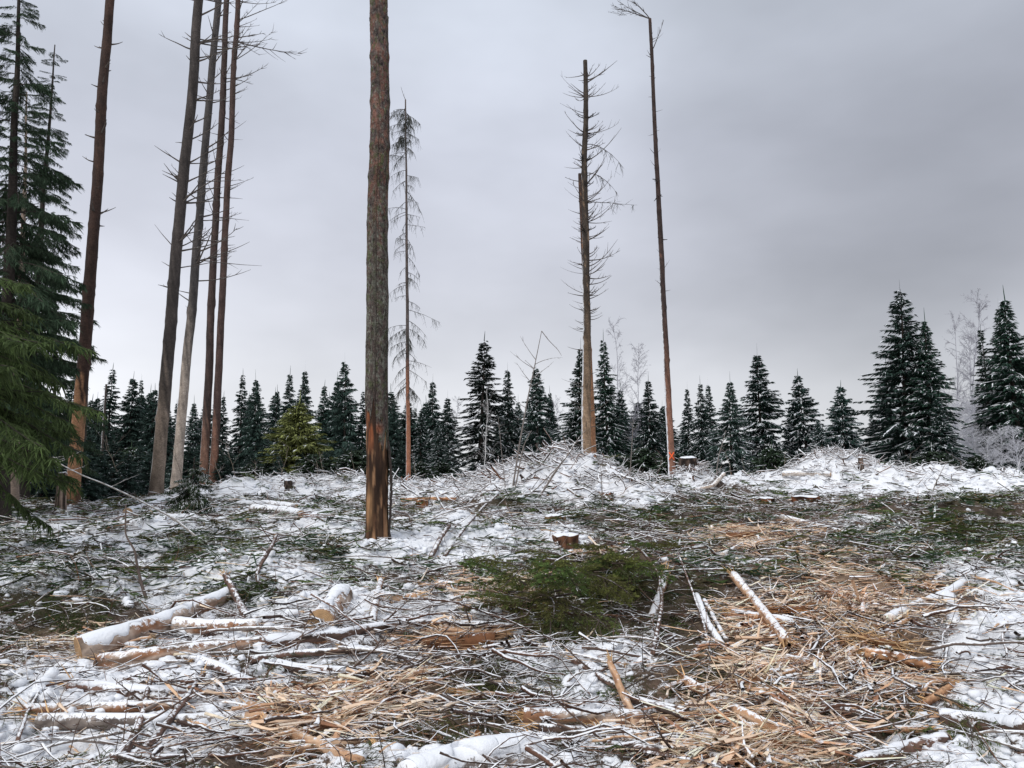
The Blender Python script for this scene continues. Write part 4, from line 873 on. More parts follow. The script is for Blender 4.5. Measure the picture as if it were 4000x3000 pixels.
# ------------------------------------------------------------------ logs, poles, shattered wood
def spath(pts, dz, n=18, wob=.02):
    Q = np.array([G(u, v) + np.array([0, 0, dz if np.isscalar(dz) else dz[i]]) for i, (u, v) in enumerate(pts)])
    seg = np.concatenate([[0], np.cumsum(np.linalg.norm(np.diff(Q, axis=0), axis=1))]); t = np.linspace(0, seg[-1], n)
    P = np.stack([np.interp(t, seg, Q[:, k]) for k in range(3)], 1)
    if len(pts) > 2:
        for _ in range(2): P[1:-1] = (P[:-2] + 2 * P[1:-1] + P[2:]) / 4
    P[1:-1] += rng.normal(0, wob * .4, (n - 2, 3)) * np.array([1, 1, .6]); return P
BARKS = {'birch': ((0.46, 0.36, 0.29), (0.26, 0.13, 0.07), (0.10, 0.07, 0.05)), 'dark': ((0.10, 0.065, 0.05), (0.17, 0.10, 0.075), (0.04, 0.028, 0.022)), 'tan': ((0.60, 0.41, 0.27), (0.48, 0.28, 0.16), (0.20, 0.10, 0.06)),
         'grey': ((0.17, 0.14, 0.125), (0.25, 0.21, 0.18), (0.07, 0.055, 0.05)), 'orange': ((0.40, 0.20, 0.10), (0.54, 0.32, 0.18), (0.14, 0.06, 0.035)), 'white': ((0.62, 0.56, 0.50), (0.52, 0.42, 0.34), (0.16, 0.12, 0.10))}
def slivers(m, o, d, n, L, spread, w_, col, var=.35, al=.08):
    """n thin wedge-shaped splinters fanning out of point o along d"""
    w_ = min(w_, .007); L = min(L, .6)
    d = nrm(np.asarray(d)); dd = nrm(d + rng.normal(0, spread, (n, 3))); l = L * rng.uniform(.4, 1.2, n); b = o + rng.normal(0, w_ * 1.6, (n, 3))
    q = np.array([-.15, .5, 1.0]); P = b[:, None] + dd[:, None] * (l[:, None] * q)[..., None]
    R = (w_ * rng.uniform(.5, 1.3, n))[:, None] * np.array([1, .75, .04])[None]
    c = np.array(col)[None] * rng.uniform(1 - var, 1 + var, n)[:, None]; c = np.concatenate([np.clip(c, 0, .8), np.full((n, 1), al)], 1)
    m.tubes(P, R, 4, c, flat=rng.uniform(.3, .8, n)); return m
def log(name, label, cat, pts, wpx, kind='dark', snow=.7, dz=None, ends='', cap=.0, taper=.85, group=None, n=22, S=14, twig=0):
    """a log or pole through ground points; wpx = thickness in the photograph at its first point; ends: c cut / t torn for first and last end"""
    d0 = np.linalg.norm(G(*pts[0])[:2]); r0 = wpx * d0 / F / 2
    P = spath(pts, r0 * .75 if dz is None else dz, n, r0 * .12); t = np.linspace(0, 1, n); r = r0 * (1 - (1 - taper) * t) * (1 + rng.normal(0, .012, n))
    o = thing(name, label, cat, P[n // 2] - [0, 0, r0], group)
    A, T_ = np.meshgrid(np.arange(S) * 2 * math.pi / S, t); L = np.linalg.norm(np.diff(P, axis=0), axis=1).sum(); sd = rng.uniform(0, 99)
    n1 = fbm(A * 1.2 + sd, T_ * L * 4, 5, 3); n2 = fbm(A * 2 + sd, T_ * L * 9, 7, 3); c1, c2, c3 = BARKS[kind]
    c = lerp(lerp(c1, c2, sst(.4, .6, n1)), c3, sst(.56, .68, n2) * .85)
    c4 = np.concatenate([c, np.full(A.shape + (1,), snow)], -1)[None]
    m = MB(); m.tubes(P, r, S, c4, cap=True); m.obj('bark' if kind in ('birch', 'dark', 'white', 'grey') else 'stem', M_bark if kind != 'tan' else M_wood, o, off=o.location)
    for e_, i0, i1 in ((ends[:1], 0, 1), (ends[1:2], -1, -2)):
        if not e_.strip(): continue
        dr = nrm(P[i0] - P[i1]); rr = r[i0]
        if e_ == 'c':
            mm = MB(); mm.tubes(np.stack([P[i0] - dr * .004, P[i0] + dr * .006]), np.array([rr * 1.0, rr * .985]) * .97, S * 2, (0.50, 0.31, 0.155, 0), cap=True)
            e_o = bpy.data.objects.new('cut_end', mm.mesh('cut_end', M_cut, P[i0], False)); COL.objects.link(e_o); e_o.parent = o; e_o.location = tuple(P[i0] - np.array(o.location))
        else:
            mm = MB(); slivers(mm, P[i0] - dr * rr, dr, int(14 + 120 * rr), min(.22, rr * 4 + .04), .25, rr * .30, (0.60, 0.38, 0.19) if kind != 'dark' else (0.52, 0.33, 0.17)); mm.obj('torn_end', M_wood, o, off=o.location, smooth=False)
    if cap:
        Kc, Sc = n * 3, 11; tc_ = np.linspace(.02, .98, Kc); Pc = np.stack([np.interp(tc_, t, P[:, k]) for k in range(3)], 1); rc = np.interp(tc_, t, r)
        T = nrm(np.gradient(Pc, axis=0)); n1_ = nrm(np.cross(T, np.array([0, 0, 1.]))); n2_ = np.cross(n1_, T); ph = np.linspace(-1, 1, Sc)
        edge = .95 + 1.3 * (fbm(tc_ * L * 6 + sd, tc_ * 0, 9, 3) - .5) * 2
        AA = ph[None] * edge[:, None]; th = .55 * cap * (1 - ph[None] ** 2) * (.5 + 1.0 * fbm(tc_[:, None] * L * 2.5 + sd, ph[None] * 1.2, 11, 2)) * (vn(tc_ * L * 1.3 + sd, tc_ * 0, 12)[:, None] * .8 + .55)
        th = th * np.minimum(1, np.minimum(tc_, 1 - tc_) * 14)[:, None]
        rr = rc[:, None] + np.where(np.abs(ph)[None] > .99, -.25 * rc[:, None], th + .001)
        V = Pc[:, None] + rr[..., None] * (np.sin(AA)[..., None] * n1_[:, None] + np.cos(AA)[..., None] * n2_[:, None])
        idx = np.arange(Kc * Sc).reshape(Kc, Sc); q = np.stack([idx[:-1, :-1], idx[:-1, 1:], idx[1:, 1:], idx[1:, :-1]], -1).reshape(-1, 4)
        mm = MB(); mm.add(V, q, None, (0.87, .88, .9, 0)); mm.obj('snow', M_snow, o, off=o.location)
    for i in range(twig):
        k = int(rng.integers(2, n - 1)); b_ = dead_branch(P[k], rng.uniform(0, 6.28), rng.uniform(0, .7), rng.uniform(.15, .5), r[k] * .3 + .002, .1, 3, tuple(c1) + (snow * .7,)); b_.obj('twig', M_bark, o, off=o.location)
    return o
# left foreground
log('log', 'thick birch log with a sawn end showing, snow on top, left foreground', 'log', [(168, 1432), (250, 1405), (360, 1366), (500, 1300)], 54, 'birch', .52, ends='c', cap=.010, taper=.6, S=20)
log('log', 'torn birch log lying against the front of the thick sawn log', 'log', [(215, 1452), (330, 1436), (480, 1415), (640, 1392)], 38, 'birch', .52, ends='tt', taper=.55, S=18)
log('log', 'thinner birch log emerging behind the thick sawn log, split open at its left end', 'log', [(350, 1362), (440, 1372), (560, 1368)], 34, 'birch', .68, ends='t')
log('branch', 'curved dark branch under snow running right from the torn birch log', 'branch', [(330, 1428), (420, 1436), (490, 1462), (540, 1490), (640, 1495)], 24, 'dark', .68, ends='', cap=.012, taper=.6, twig=4)
log('pole', 'snow-topped red-brown pole with a splintered pale left end, left foreground', 'pole', [(150, 1492), (230, 1505), (340, 1512), (450, 1512), (570, 1500)], 26, 'dark', .62, ends='t', cap=.014, taper=.8, twig=3)
log('pole', 'long snow-buried whitish pole below the splintered red-brown one', 'pole', [(52, 1545), (180, 1540), (330, 1537), (560, 1528)], 22, 'birch', .62, ends='t', taper=.7)
log('log', 'grey snow-crusted log lying just below the long whitish pole', 'log', [(85, 1575), (250, 1572), (400, 1574), (560, 1560)], 30, 'grey', .62, ends='t', taper=.7)
log('branch', 'dark branch slanting up from the bottom edge, left of its longer twin', 'branch', [(262, 1655), (300, 1590), (322, 1505)], 16, 'dark', .3, dz=[.03, .06, .10], taper=.7, twig=3, ends=' t')
log('branch', 'longer dark branch slanting up from the bottom edge in the left foreground', 'branch', [(290, 1657), (345, 1600), (395, 1545), (438, 1490)], 18, 'dark', .35, dz=[.03, .05, .08, .10], taper=.7, twig=3, ends=' t')
log('branch', 'brown stick resting on the log just right of the thick sawn birch', 'branch', [(540, 1352), (515, 1325), (485, 1290)], 17, 'dark', .4, dz=[.02, .10, .22], ends=' t')
log('branch', 'long thin branch under snow running across behind the birch logs', 'branch', [(440, 1378), (560, 1368), (680, 1352), (740, 1350)], 13, 'dark', .62, taper=.5, twig=5)
log('branch', 'dark crooked branch sweeping right below the short sawn log', 'branch', [(560, 1408), (640, 1400), (720, 1392), (790, 1376), (860, 1365), (950, 1362), (1110, 1372)], 22, 'dark', .6, dz=.07, cap=.008, taper=.55, twig=7, n=30)
log('branch', 'second dark branch below the sweeping one, running to the shattered stump piece', 'branch', [(540, 1440), (660, 1425), (760, 1420), (900, 1415), (1000, 1400)], 17, 'dark', .6, dz=.05, taper=.6, twig=6, n=28)
log('branch', 'snowy branch curving down from under the short sawn log', 'branch', [(580, 1440), (650, 1455), (760, 1460), (900, 1455)], 20, 'dark', .7, taper=.6, cap=.008, twig=4)
log('log', 'short thick sawn log capped with snow, standing out left of centre', 'log', [(692, 1362), (712, 1338), (738, 1298)], 58, 'birch', .55, dz=.06, ends='c', cap=.025, taper=.9, S=20)
log('log', 'sawn round half buried under the short thick log', 'log', [(575, 1400), (640, 1396), (735, 1384)], 30, 'orange', .5, cap=.016, ends=' c')
log('stake', 'white birch stake leaning upright beside the short sawn log', 'stake', [(800, 1378), (808, 1330), (822, 1278)], 19, 'birch', .55, dz=[.02, .07, .12], ends=' t', taper=.8)
log('log', 'split tan log end poking out right of the leaning birch stake', 'log', [(822, 1306), (860, 1305), (898, 1302)], 24, 'tan', .35, ends='tt', dz=.05)
# centre left: peeled poles and shattered wood
for pts, wp, sn, lab in (([(945, 1270), (1020, 1278), (1110, 1282)], 17, .5, 'peeled tan pole under snow, uppermost left of the green boughs'),
        ([(1000, 1300), (1070, 1303), (1150, 1308)], 15, .3, 'peeled tan pole just below the uppermost one left of the green boughs'),
        ([(1015, 1318), (1090, 1318), (1160, 1322)], 12, .35, 'lowest thin peeled pole left of the green boughs'),
        ([(1070, 1262), (1130, 1262), (1200, 1270)], 14, .5, 'pinkish peeled pole against the left edge of the green boughs'),
        ([(535, 1540), (650, 1552), (800, 1558)], 17, .3, 'peeled pole along the top of the shredded heap in the left centre foreground'),
        ([(520, 1562), (620, 1570), (760, 1578), (850, 1572)], 19, .18, 'bright peeled pole across the middle of the shredded heap'),
        ([(640, 1592), (740, 1585), (860, 1580)], 16, .15, 'peeled pole along the lower rim of the shredded heap'),
        ([(560, 1550), (630, 1520), (700, 1490)], 15, .2, 'peeled stick slanting up out of the shredded heap'),
        ([(855, 1488), (930, 1462)], 24, .25, 'short stout peeled billet above the shredded heap'),
        ([(640, 1640), (720, 1625), (800, 1618)], 17, .3, 'peeled pole end below the shredded heap'),
        ([(960, 1372), (1010, 1378), (1090, 1378)], 18, .2, 'orange peeled pole on top of the shattered stump piece')):
    log('peeled_pole', lab, 'pole', pts, wp, 'tan', sn, ends='tt', dz=.045, taper=.8, group='peeled poles in the shredded heaps')
log('pole', 'peeled pole with bark rings slanting down to the bottom edge left of centre', 'pole', [(575, 1575), (640, 1612), (700, 1640), (780, 1672)], 20, 'tan', .25, ends='t', dz=.06)
log('log', 'small birch piece end-on at the bottom edge left of centre', 'log', [(812, 1632), (862, 1664)], 30, 'white', .6, ends='t', cap=.015)
log('board', 'flat pale split board lying right of the shredded heap', 'board', [(985, 1514), (1090, 1522), (1200, 1530)], 12, 'tan', .12, ends='tt', dz=.06)
log('log', 'snow-covered log end bulging up at the bottom edge of the centre', 'log', [(880, 1712), (985, 1680), (1085, 1660), (1160, 1652)], 70, 'grey', .98, cap=.04, taper=1.0, S=20)
log('log', 'birch log with a torn orange left end, bottom centre', 'log', [(1132, 1562), (1230, 1566), (1400, 1566)], 36, 'birch', .5, ends='t', taper=.95, S=18)
log('stake', 'shattered orange stake standing askew on the birch log', 'stake', [(1378, 1592), (1348, 1530), (1318, 1468)], 20, 'tan', .12, dz=[.05, .08, .12], ends='tt', taper=.75)
for pts, wp, lab in (([(1150, 1588), (1300, 1600), (1450, 1612), (1560, 1625)], 16, 'dark snow-dusted pole just below the birch log, bottom centre'), ([(1140, 1615), (1280, 1626), (1400, 1640), (1540, 1645)], 20, 'dark red-brown pole nearest the bottom edge of the centre'),
        ([(1350, 1520), (1420, 1545), (1520, 1580), (1640, 1590)], 18, 'red-brown pole running right from the shattered stake'), ([(1290, 1590), (1400, 1610), (1500, 1642), (1580, 1668)], 20, 'dark pole with orange scars crossing the bottom poles'),
        ([(1380, 1530), (1500, 1556), (1600, 1560)], 13, 'thin dark pole above the red-brown one by the shattered stake'), ([(1240, 1440), (1300, 1480), (1345, 1510)], 16, 'dark stick sticking out of the snow left of the shattered stake')):
    log('pole', lab, 'pole', pts, wp, 'dark', .55, dz=.05, taper=.8, ends='tt', twig=2, group='dark poles at the bottom centre')
log('pole', 'pale peeled pole slanting down through the right-hand splinters', 'pole', [(1480, 1495), (1550, 1540), (1610, 1572), (1690, 1610)], 20, 'tan', .5, dz=.08, ends='tt')
log('pole', 'stout pale pole slanting down right of the dark hollow, centre right', 'pole', [(1585, 1265), (1630, 1320), (1690, 1400), (1700, 1418)], 19, 'tan', .55, dz=.10, ends='tt', taper=.9)
log('pole', 'snow-whitened pole under the brush heap, left of the stout pale pole', 'pole', [(1505, 1310), (1528, 1370), (1560, 1422)], 14, 'grey', .7, dz=.1, taper=.9)
log('pole', 'second snow-whitened pole close right of the first under the brush heap', 'pole', [(1522, 1318), (1548, 1368), (1570, 1408)], 9, 'grey', .7, dz=.09)
log('branch', 'thin dark branch arching over the brush heap right of the green boughs', 'branch', [(1410, 1420), (1432, 1360), (1425, 1310), (1385, 1260), (1345, 1225)], 11, 'dark', .35, dz=[.02, .22, .32, .35, .25], taper=.6, twig=5, n=26)
log('branch', 'thin branch leaning across the dark hollow of the brush heap', 'branch', [(1540, 1440), (1520, 1370), (1490, 1300), (1465, 1235)], 8, 'dark', .4, dz=[.02, .1, .18, .2], taper=.6, twig=4, n=24)
log('log', 'snowy birch stick standing in the brush heap beside the green boughs', 'log', [(1408, 1342), (1425, 1300), (1440, 1258)], 20, 'birch', .62, dz=[.02, .05, .09], ends=' t')
log('log', 'torn tan log lying at the lower right of the dark hollow', 'log', [(1580, 1342), (1640, 1352), (1720, 1360)], 22, 'orange', .35, ends='tt', dz=.06, cap=.008)
log('log', 'snowy forked log slanting up at the right, its top end sawn', 'log', [(1920, 1352), (1990, 1320), (2050, 1295), (2085, 1270)], 20, 'white', .8, dz=.06, ends=' c', cap=.014)
log('log', 'short snowy stub pointing down from the forked log at the right', 'log', [(2050, 1298), (2058, 1330), (2062, 1362)], 22, 'white', .85, dz=.05, cap=.014)
log('log', 'dark log under a snow roll at the right edge of the foreground', 'log', [(2030, 1572), (2120, 1585), (2230, 1600)], 38, 'dark', .62, cap=.02, ends='t', taper=1.0, S=18)
log('board', 'flat orange split board lying alone in the right foreground', 'board', [(1992, 1545), (2030, 1520), (2062, 1498)], 16, 'orange', .0, ends='tt', dz=.06)
log('pole', 'dark pole end lying on the splinters, right foreground', 'pole', [(1775, 1548), (1850, 1565), (1910, 1580)], 19, 'dark', .4, dz=.06)
log('pole', 'peeled pole continuing right below the dark pole end', 'pole', [(1745, 1580), (1880, 1590), (2010, 1592)], 16, 'orange', .45, dz=.04, ends='tt')
log('log', 'dark log cut off by the bottom edge at the right', 'log', [(1850, 1672), (1950, 1640), (2045, 1615)], 30, 'dark', .5, dz=.05, ends=' c', cap=.008)
log('log', 'brown crushed log across the splinters at centre right', 'log', [(1870, 1425), (1930, 1432), (2015, 1455)], 20, 'orange', .45, dz=.05, ends='tt')
log('pole', 'peeled stick slanting up on the splinters at centre right', 'pole', [(1820, 1430), (1900, 1388), (1960, 1352)], 12, 'tan', .5, dz=.05, ends='tt')
log('pole', 'pale broken pole end in front of the far splinter fan', 'pole', [(1560, 1208), (1610, 1180), (1680, 1150)], 11, 'white', .6, dz=.05)
log('pole', 'dark pole slanting right behind the far splinter fan', 'pole', [(1690, 1128), (1760, 1145), (1838, 1168)], 13, 'white', .6, dz=.08, taper=.7)
log('pole', 'short dark pole under the one behind the far splinter fan', 'pole', [(1690, 1160), (1740, 1155), (1790, 1165)], 12, 'dark', .4, dz=.05)
# middle distance
log('log', 'snow-topped log lying left of the thick trunk, upper of a pair', 'log', [(515, 1098), (580, 1098), (640, 1104)], 16, 'grey', .8, cap=.03, ends=' c')
log('log', 'snow-topped log lying left of the thick trunk, lower of a pair', 'log', [(545, 1108), (600, 1112), (650, 1122)], 20, 'grey', .8, cap=.03, ends='cc')
log('log', 'snowy log at the foot of the long grey-brown trunk', 'log', [(275, 1115), (315, 1103), (355, 1090)], 18, 'white', .85, cap=.03, ends='c')
log('log', 'snowy log with a pale sawn end on the slope of the right mound', 'log', [(1690, 1032), (1740, 1030), (1795, 1032)], 11, 'white', .9, cap=.03, ends=' c', dz=.10)
log('log', 'red-brown fallen stem lying right of the thick trunk', 'log', [(868, 1085), (930, 1082), (985, 1083)], 8, 'orange', .3, dz=.05)
log('branch', 'snowy branch slanting up from the hump right of the thick trunk', 'branch', [(960, 1205), (1005, 1150), (1045, 1115), (1075, 1090)], 8, 'dark', .5, dz=[.02, .08, .18, .2], twig=5, n=26)
log('branch', 'bare branch sticking up to the left of the hump right of the thick trunk', 'branch', [(985, 1125), (960, 1108), (942, 1080)], 7, 'grey', .6, dz=[.02, .05, .1], twig=3)
log('branch', 'dark broken branch end poking out by the hump right of the thick trunk', 'branch', [(930, 1210), (950, 1180), (970, 1160)], 12, 'dark', .4, dz=[.02, .1, .16])
log('log', 'broken pale log tipped up on the track below the right stump', 'log', [(1500, 1062), (1540, 1058), (1565, 1045)], 10, 'white', .5, dz=[.02, .1, .25], ends='t')
log('branch', 'thin branch lying in the snow just right of the hump', 'branch', [(590, 1300), (548, 1262), (585, 1220), (597, 1195)], 9, 'dark', .25, dz=[.02, .08, .2, .25], twig=4, n=24)

# --- shattered stem pieces: bundles of splinters
def shattered(label, pts, wpx, n, L, col=(0.62, 0.43, 0.28), spread=.10, dz=.06):
    P = spath(pts, dz, 12, .01); o = thing('shattered_stem', label, 'shattered wood', P[6] - [0, 0, dz]); d0 = np.linalg.norm(P[0][:2]); r0 = wpx * d0 / F / 2
    m = MB(); d = nrm(P[-1] - P[0])
    for i in range(n):
        k = int(rng.integers(0, 12)); q = P[k] + rng.normal(0, r0 * .45, 3) * np.array([.3, .7, .7]); c = np.array(col) * rng.uniform(.4, 1.25)
        slivers(m, q, d * rng.choice([-1, 1]), 1, L, spread, r0 * .11, c)
    m.obj('splinters', M_wood, o, off=o.location, smooth=False)
    mm = MB(); mm.tubes(P, r0 * .55 * np.ones(12), 10, (0.16, 0.07, 0.032, .15), cap=True); mm.obj('core', M_wood, o, off=o.location); return o
shattered('shattered brown stump piece with frayed ends above the shredded heap', [(910, 1412), (970, 1405), (1070, 1400)], 62, 130, .30, (0.50, 0.30, 0.17))
shattered('frayed splinter fan on the far right of the track', [(1570, 1170), (1640, 1165), (1700, 1155)], 34, 100, .6, (0.66, 0.46, 0.29), .2)
shattered('frayed orange wood lump left of the stout pale pole', [(1640, 1345), (1690, 1395), (1720, 1420)], 36, 80, .35, (0.54, 0.32, 0.18), .2)
shattered('frayed tan end of the pole beside the green boughs', [(1130, 1275), (1180, 1272), (1225, 1262)], 44, 90, .35, (0.68, 0.48, 0.33), .2)
shattered('crushed orange log in the middle of the right-hand splinters', [(1590, 1345), (1660, 1338), (1740, 1330)], 26, 80, .3, (0.46, 0.22, 0.09), .15)
shattered('upright fan of pale splinters at the lower right', [(1545, 1520), (1600, 1510), (1660, 1500)], 34, 80, .32, (0.68, 0.50, 0.34), .5, .1)
shattered('pale splinter tuft sticking up at the bottom edge, lower right', [(1560, 1650), (1620, 1640), (1690, 1650)], 34, 90, .34, (0.70, 0.54, 0.38), .55, .1)
shattered('long peeled splinter bundle across the lower right', [(1400, 1580), (1480, 1575), (1580, 1568)], 34, 90, .5, (0.66, 0.47, 0.31), .1)
shattered('frayed splinter tuft in the middle of the shredded heap, left of centre', [(590, 1600), (640, 1590), (690, 1585)], 32, 80, .25, (0.60, 0.40, 0.24), .6, .08)
shattered('frayed roots and splinters above the dark hollow at centre right', [(1860, 1400), (1900, 1410), (1950, 1420)], 30, 70, .35, (0.55, 0.36, 0.19), .4, .08)

# --- stumps
def stump(label, u, v, wpx, h, snow=.035, col=(0.24, 0.095, 0.045), lean=(0, 0), cut=True):
    g_ = G(u, v); d = np.linalg.norm(g_[:2]); r = wpx * d / F / 2; o = thing('stump', label, 'stump', g_); S, K = 28, 12; t = np.linspace(0, 1, K); sd = rng.uniform(0, 99)
    A, T_ = np.meshgrid(np.arange(S) * 2 * math.pi / S, t); n1 = fbm(np.cos(A) * 1.6 + sd, np.sin(A) * 1.6 + T_, 3, 3) - .5
    rr = r * (1 + .45 * (1 - T_) ** 3 * (1 + .8 * np.cos(A * 5 + sd)) + .5 * n1 + .12 * (vn(A * 5 + sd, T_ * 4, 8) - .5)); Z = -.15 + (h + .15) * T_ + (.05 * n1 + .03 * (vn(A * 3 + sd, A * 0, 4) - .5)) * T_
    V = np.stack([np.sin(A) * rr + lean[0] * T_, np.cos(A) * rr + lean[1] * T_, Z], -1); n2 = fbm(A * 4 + sd, T_ * 2, 5, 3); c = lerp(np.array(col) * .12, np.array(col) * .95, sst(.38, .68, n2))
    idx = np.arange(K * S).reshape(K, S); j2 = np.roll(idx, -1, 1); q = np.stack([idx[:-1], j2[:-1], j2[1:], idx[1:]], -1).reshape(-1, 4)
    m = MB(); m.add(V, q, None, np.concatenate([c, np.full(A.shape + (1,), .62)], -1).reshape(-1, 4)); b = m.obj('bark', M_bark, o)
    mm = MB(); top = V[-1]; ce = top.mean(0); mm.add(np.concatenate([top, ce[None]]), None, np.stack([np.arange(S), (np.arange(S) + 1) % S, np.full(S, S)], -1), (0.5, .3, .15, 0)); mm.obj('cut_top', M_cut, o)
    if snow:
        rad = np.linspace(0, 1, 7); sv = ce + (top - ce)[None] * rad[:, None, None] * .96; sv[..., 2] += .004 + snow * (1 - rad[:, None] ** 4) * (.6 + .8 * vn(sv[..., 0] * 9 + sd, sv[..., 1] * 9, 3)); idx = np.arange(7 * S).reshape(7, S); j2 = np.roll(idx, -1, 1)
        mm = MB(); mm.add(sv, np.stack([idx[:-1], j2[:-1], j2[1:], idx[1:]], -1).reshape(-1, 4), None, (.87, .88, .9, 0)); mm.obj('snow', M_snow, o)
    return o
stump('low red-brown snow-capped stump on the track, left one of a pair', 1645, 1092, 48, .16)
stump('low red-brown snow-capped stump on the track, right one of a pair', 1738, 1086, 50, .14)
stump('wide torn stump under snow in front of the track at the centre', 1222, 1170, 58, .08, .04, (0.17, .08, .045))
stump('small brown stump at the front foot of the brush mound', 1310, 1078, 32, .14)
stump('stump with a flat snow top beside the tall slim trunk', 1488, 1012, 38, .30, .06, (0.12, .08, .06))
stump('low mossy stump left of the wide torn one', 1200, 1132, 44, .12, .04, (0.22, .14, .07))
stump('brown sawn stump behind the thick trunk on its right', 912, 1098, 24, .16, 0, (0.30, .13, .055))
stump('thin tall stump sawn off at knee height, left edge', 130, 1112, 15, .78, .02, (0.42, .31, .24))
stump('small snow-capped stump on the brow left of the thick trunk', 622, 1056, 16, .22, .05, (.14, .1, .08))
stump('small upright stump sticking out of the right mound', 1860, 1012, 9, .32, .03, (.2, .15, .12))
stump('brown stump half buried in snow at the bottom edge of the centre', 1098, 1652, 42, .10, 0, (0.24, .08, .04))

# ------------------------------------------------------------------ loose brash
def sample(n, lo=3.6, hi=34, wfac=.82, off=1.0, p=0.0):
    y = np.exp(rng.uniform(math.log(lo), math.log(hi), n)); x = rng.uniform(-1, 1, n) * (y * wfac + off); return x, y
def sticks(x, y, L, r, yaw, pit, K, col, dz, bend=.12, m=None, S=4, taper=.7, flat=None):
    n = len(x); t = np.linspace(-.5, .5, K); z = hgt(x, y) + dz
    dx = np.cos(yaw) * np.cos(pit); dy = np.sin(yaw) * np.cos(pit); dzv = np.sin(pit)
    P = np.stack([x[:, None] + dx[:, None] * L[:, None] * t, y[:, None] + dy[:, None] * L[:, None] * t, z[:, None] + dzv[:, None] * L[:, None] * t], -1)
    bx = rng.normal(0, bend, n); bz = rng.normal(0, bend * .7, n); arc = (t ** 2 - .12)[None]
    P[..., 0] += -np.sin(yaw)[:, None] * (bx * L)[:, None] * arc; P[..., 1] += np.cos(yaw)[:, None] * (bx * L)[:, None] * arc; P[..., 2] += (bz * L)[:, None] * arc
    P += rng.normal(0, .012, P.shape) * np.minimum(L, 1)[:, None, None]
    P[..., 2] = np.maximum(P[..., 2], hgt0(P[..., 0], P[..., 1]) - .03 + r[:, None])
    R = r[:, None] * (1 - taper * (t + .5))[None]
    m = m or MB(); m.tubes(P, R, S, col, flat=flat); return m
def cols(base, n, var=.45, al=.5, alv=.3):
    b = np.asarray(base)[rng.integers(0, len(base), n)]; c = b * rng.uniform(1 - var, 1 + var, n)[:, None]; return np.concatenate([np.clip(c, 0, .8), np.clip(rng.normal(al, alv, n), 0.02, .95)[:, None]], 1)
TW = [(0.09, 0.055, 0.042), (0.13, 0.085, 0.065), (0.07, 0.05, 0.042), (0.16, 0.125, 0.105), (0.17, 0.085, 0.05)]
# twigs everywhere
n = 10500; x, y = sample(n); sn, tn, gr, br = zones(x, y); keep = rng.random(n) < np.clip(.42 + .4 * br + .3 * gr - .6 * sst(.7, 1.1, gr) - .5 * np.maximum(sn - .4, 0) - .4 * tn, .06, 1); x, y, sn, tn, br = x[keep], y[keep], sn[keep], tn[keep], br[keep]; n = len(x)
L = rng.gamma(1.8, .11, n) + .06 + .012 * y; r = (.002 + .006 * rng.random(n) ** 3) * (1 + y / 14)
c = cols(TW, n, al=.4); c[:, 3] = np.clip(c[:, 3] + .4 * sn - .12 * br, .05, .95)
m = sticks(x, y, L, r, rng.normal(0, .75, n), rng.normal(0, .13, n), 6, c, rng.uniform(-.01, .07, n), .45)
for rep_ in range(2):
    fk = rng.random(n) < .45; yw = rng.normal(0, .75, n); a_ = rng.choice([-1, 1], fk.sum()) * rng.uniform(.5, 1.1, fk.sum())
    sticks(x[fk] + rng.normal(0, .06, fk.sum()), y[fk] + rng.normal(0, .05, fk.sum()), L[fk] * rng.uniform(.25, .6, fk.sum()), r[fk] * .6, yw[fk] + a_, rng.normal(.1, .25, fk.sum()), 4, c[fk], rng.uniform(0, .08, fk.sum()), .6, m=m)
tag(m.obj('brash_twigs', M_twig), 'thin snow-dusted twigs littering the whole clearing', kind='stuff')
# thin twigs standing up
n = 1100; x, y = sample(n, 4, 22); L = rng.uniform(.1, .45, n); c = cols(TW, n, al=.3); m = sticks(x, y, L, .003 * (1 + y / 14), rng.uniform(0, 6.28, n), rng.uniform(.3, 1.4, n), 4, c, L * .3, .25)
tag(m.obj('upright_twigs', M_twig), 'fine twigs sticking up out of the brash', kind='stuff')
# coarser crooked branches, tangled; the larger ones stand as objects of their own further down
n = 5600; x, y = sample(n, 3.8, 24, .74, .3); sn, tn, gr, br = zones(x, y); cl_ = fbm(x / .9, y / .6, 91, 3); keep = rng.random(n) < np.clip(.20 + 2.4 * (cl_ - .5) + .12 * br - .45 * tn - .35 * sst(.4, .9, sn) - .6 * sst(.7, 1.1, gr), .02, 1); x, y, sn = x[keep], y[keep], sn[keep]; n = len(x)
L = rng.gamma(2.4, .17, n) + .15; c = cols([(0.060, 0.040, 0.033), (0.085, 0.055, 0.043), (0.13, 0.10, 0.085), (0.10, 0.052, 0.035)], n, .35, .56, .14); c[:, 3] = np.clip(c[:, 3] + .15 * sn, .1, .9); ori = (fbm(x / 1.1, y / .9, 93, 2) - .5) * 3.0
m = sticks(x, y, L, (.005 + .011 * rng.random(n) ** 2) * (1 + y / 60), ori + rng.normal(0, .5, n), rng.normal(0, .17, n), 7, c, rng.uniform(0, .13, n), .5, S=6)
for rep_ in range(2):
    fk = rng.random(n) < .6; k_ = fk.sum(); sticks(x[fk] + rng.normal(0, .07, k_), y[fk] + rng.normal(0, .06, k_), L[fk] * rng.uniform(.2, .5, k_), np.full(k_, .0045) * (1 + y[fk] / 40), ori[fk] + rng.choice([-1, 1], k_) * rng.uniform(.5, 1.2, k_), rng.normal(.15, .3, k_), 5, c[fk], rng.uniform(.02, .14, k_), .6, m=m)
tag(m.obj('branch_tangle', M_twig), 'crooked snow-lined branches tangled over the clearing', kind='stuff')
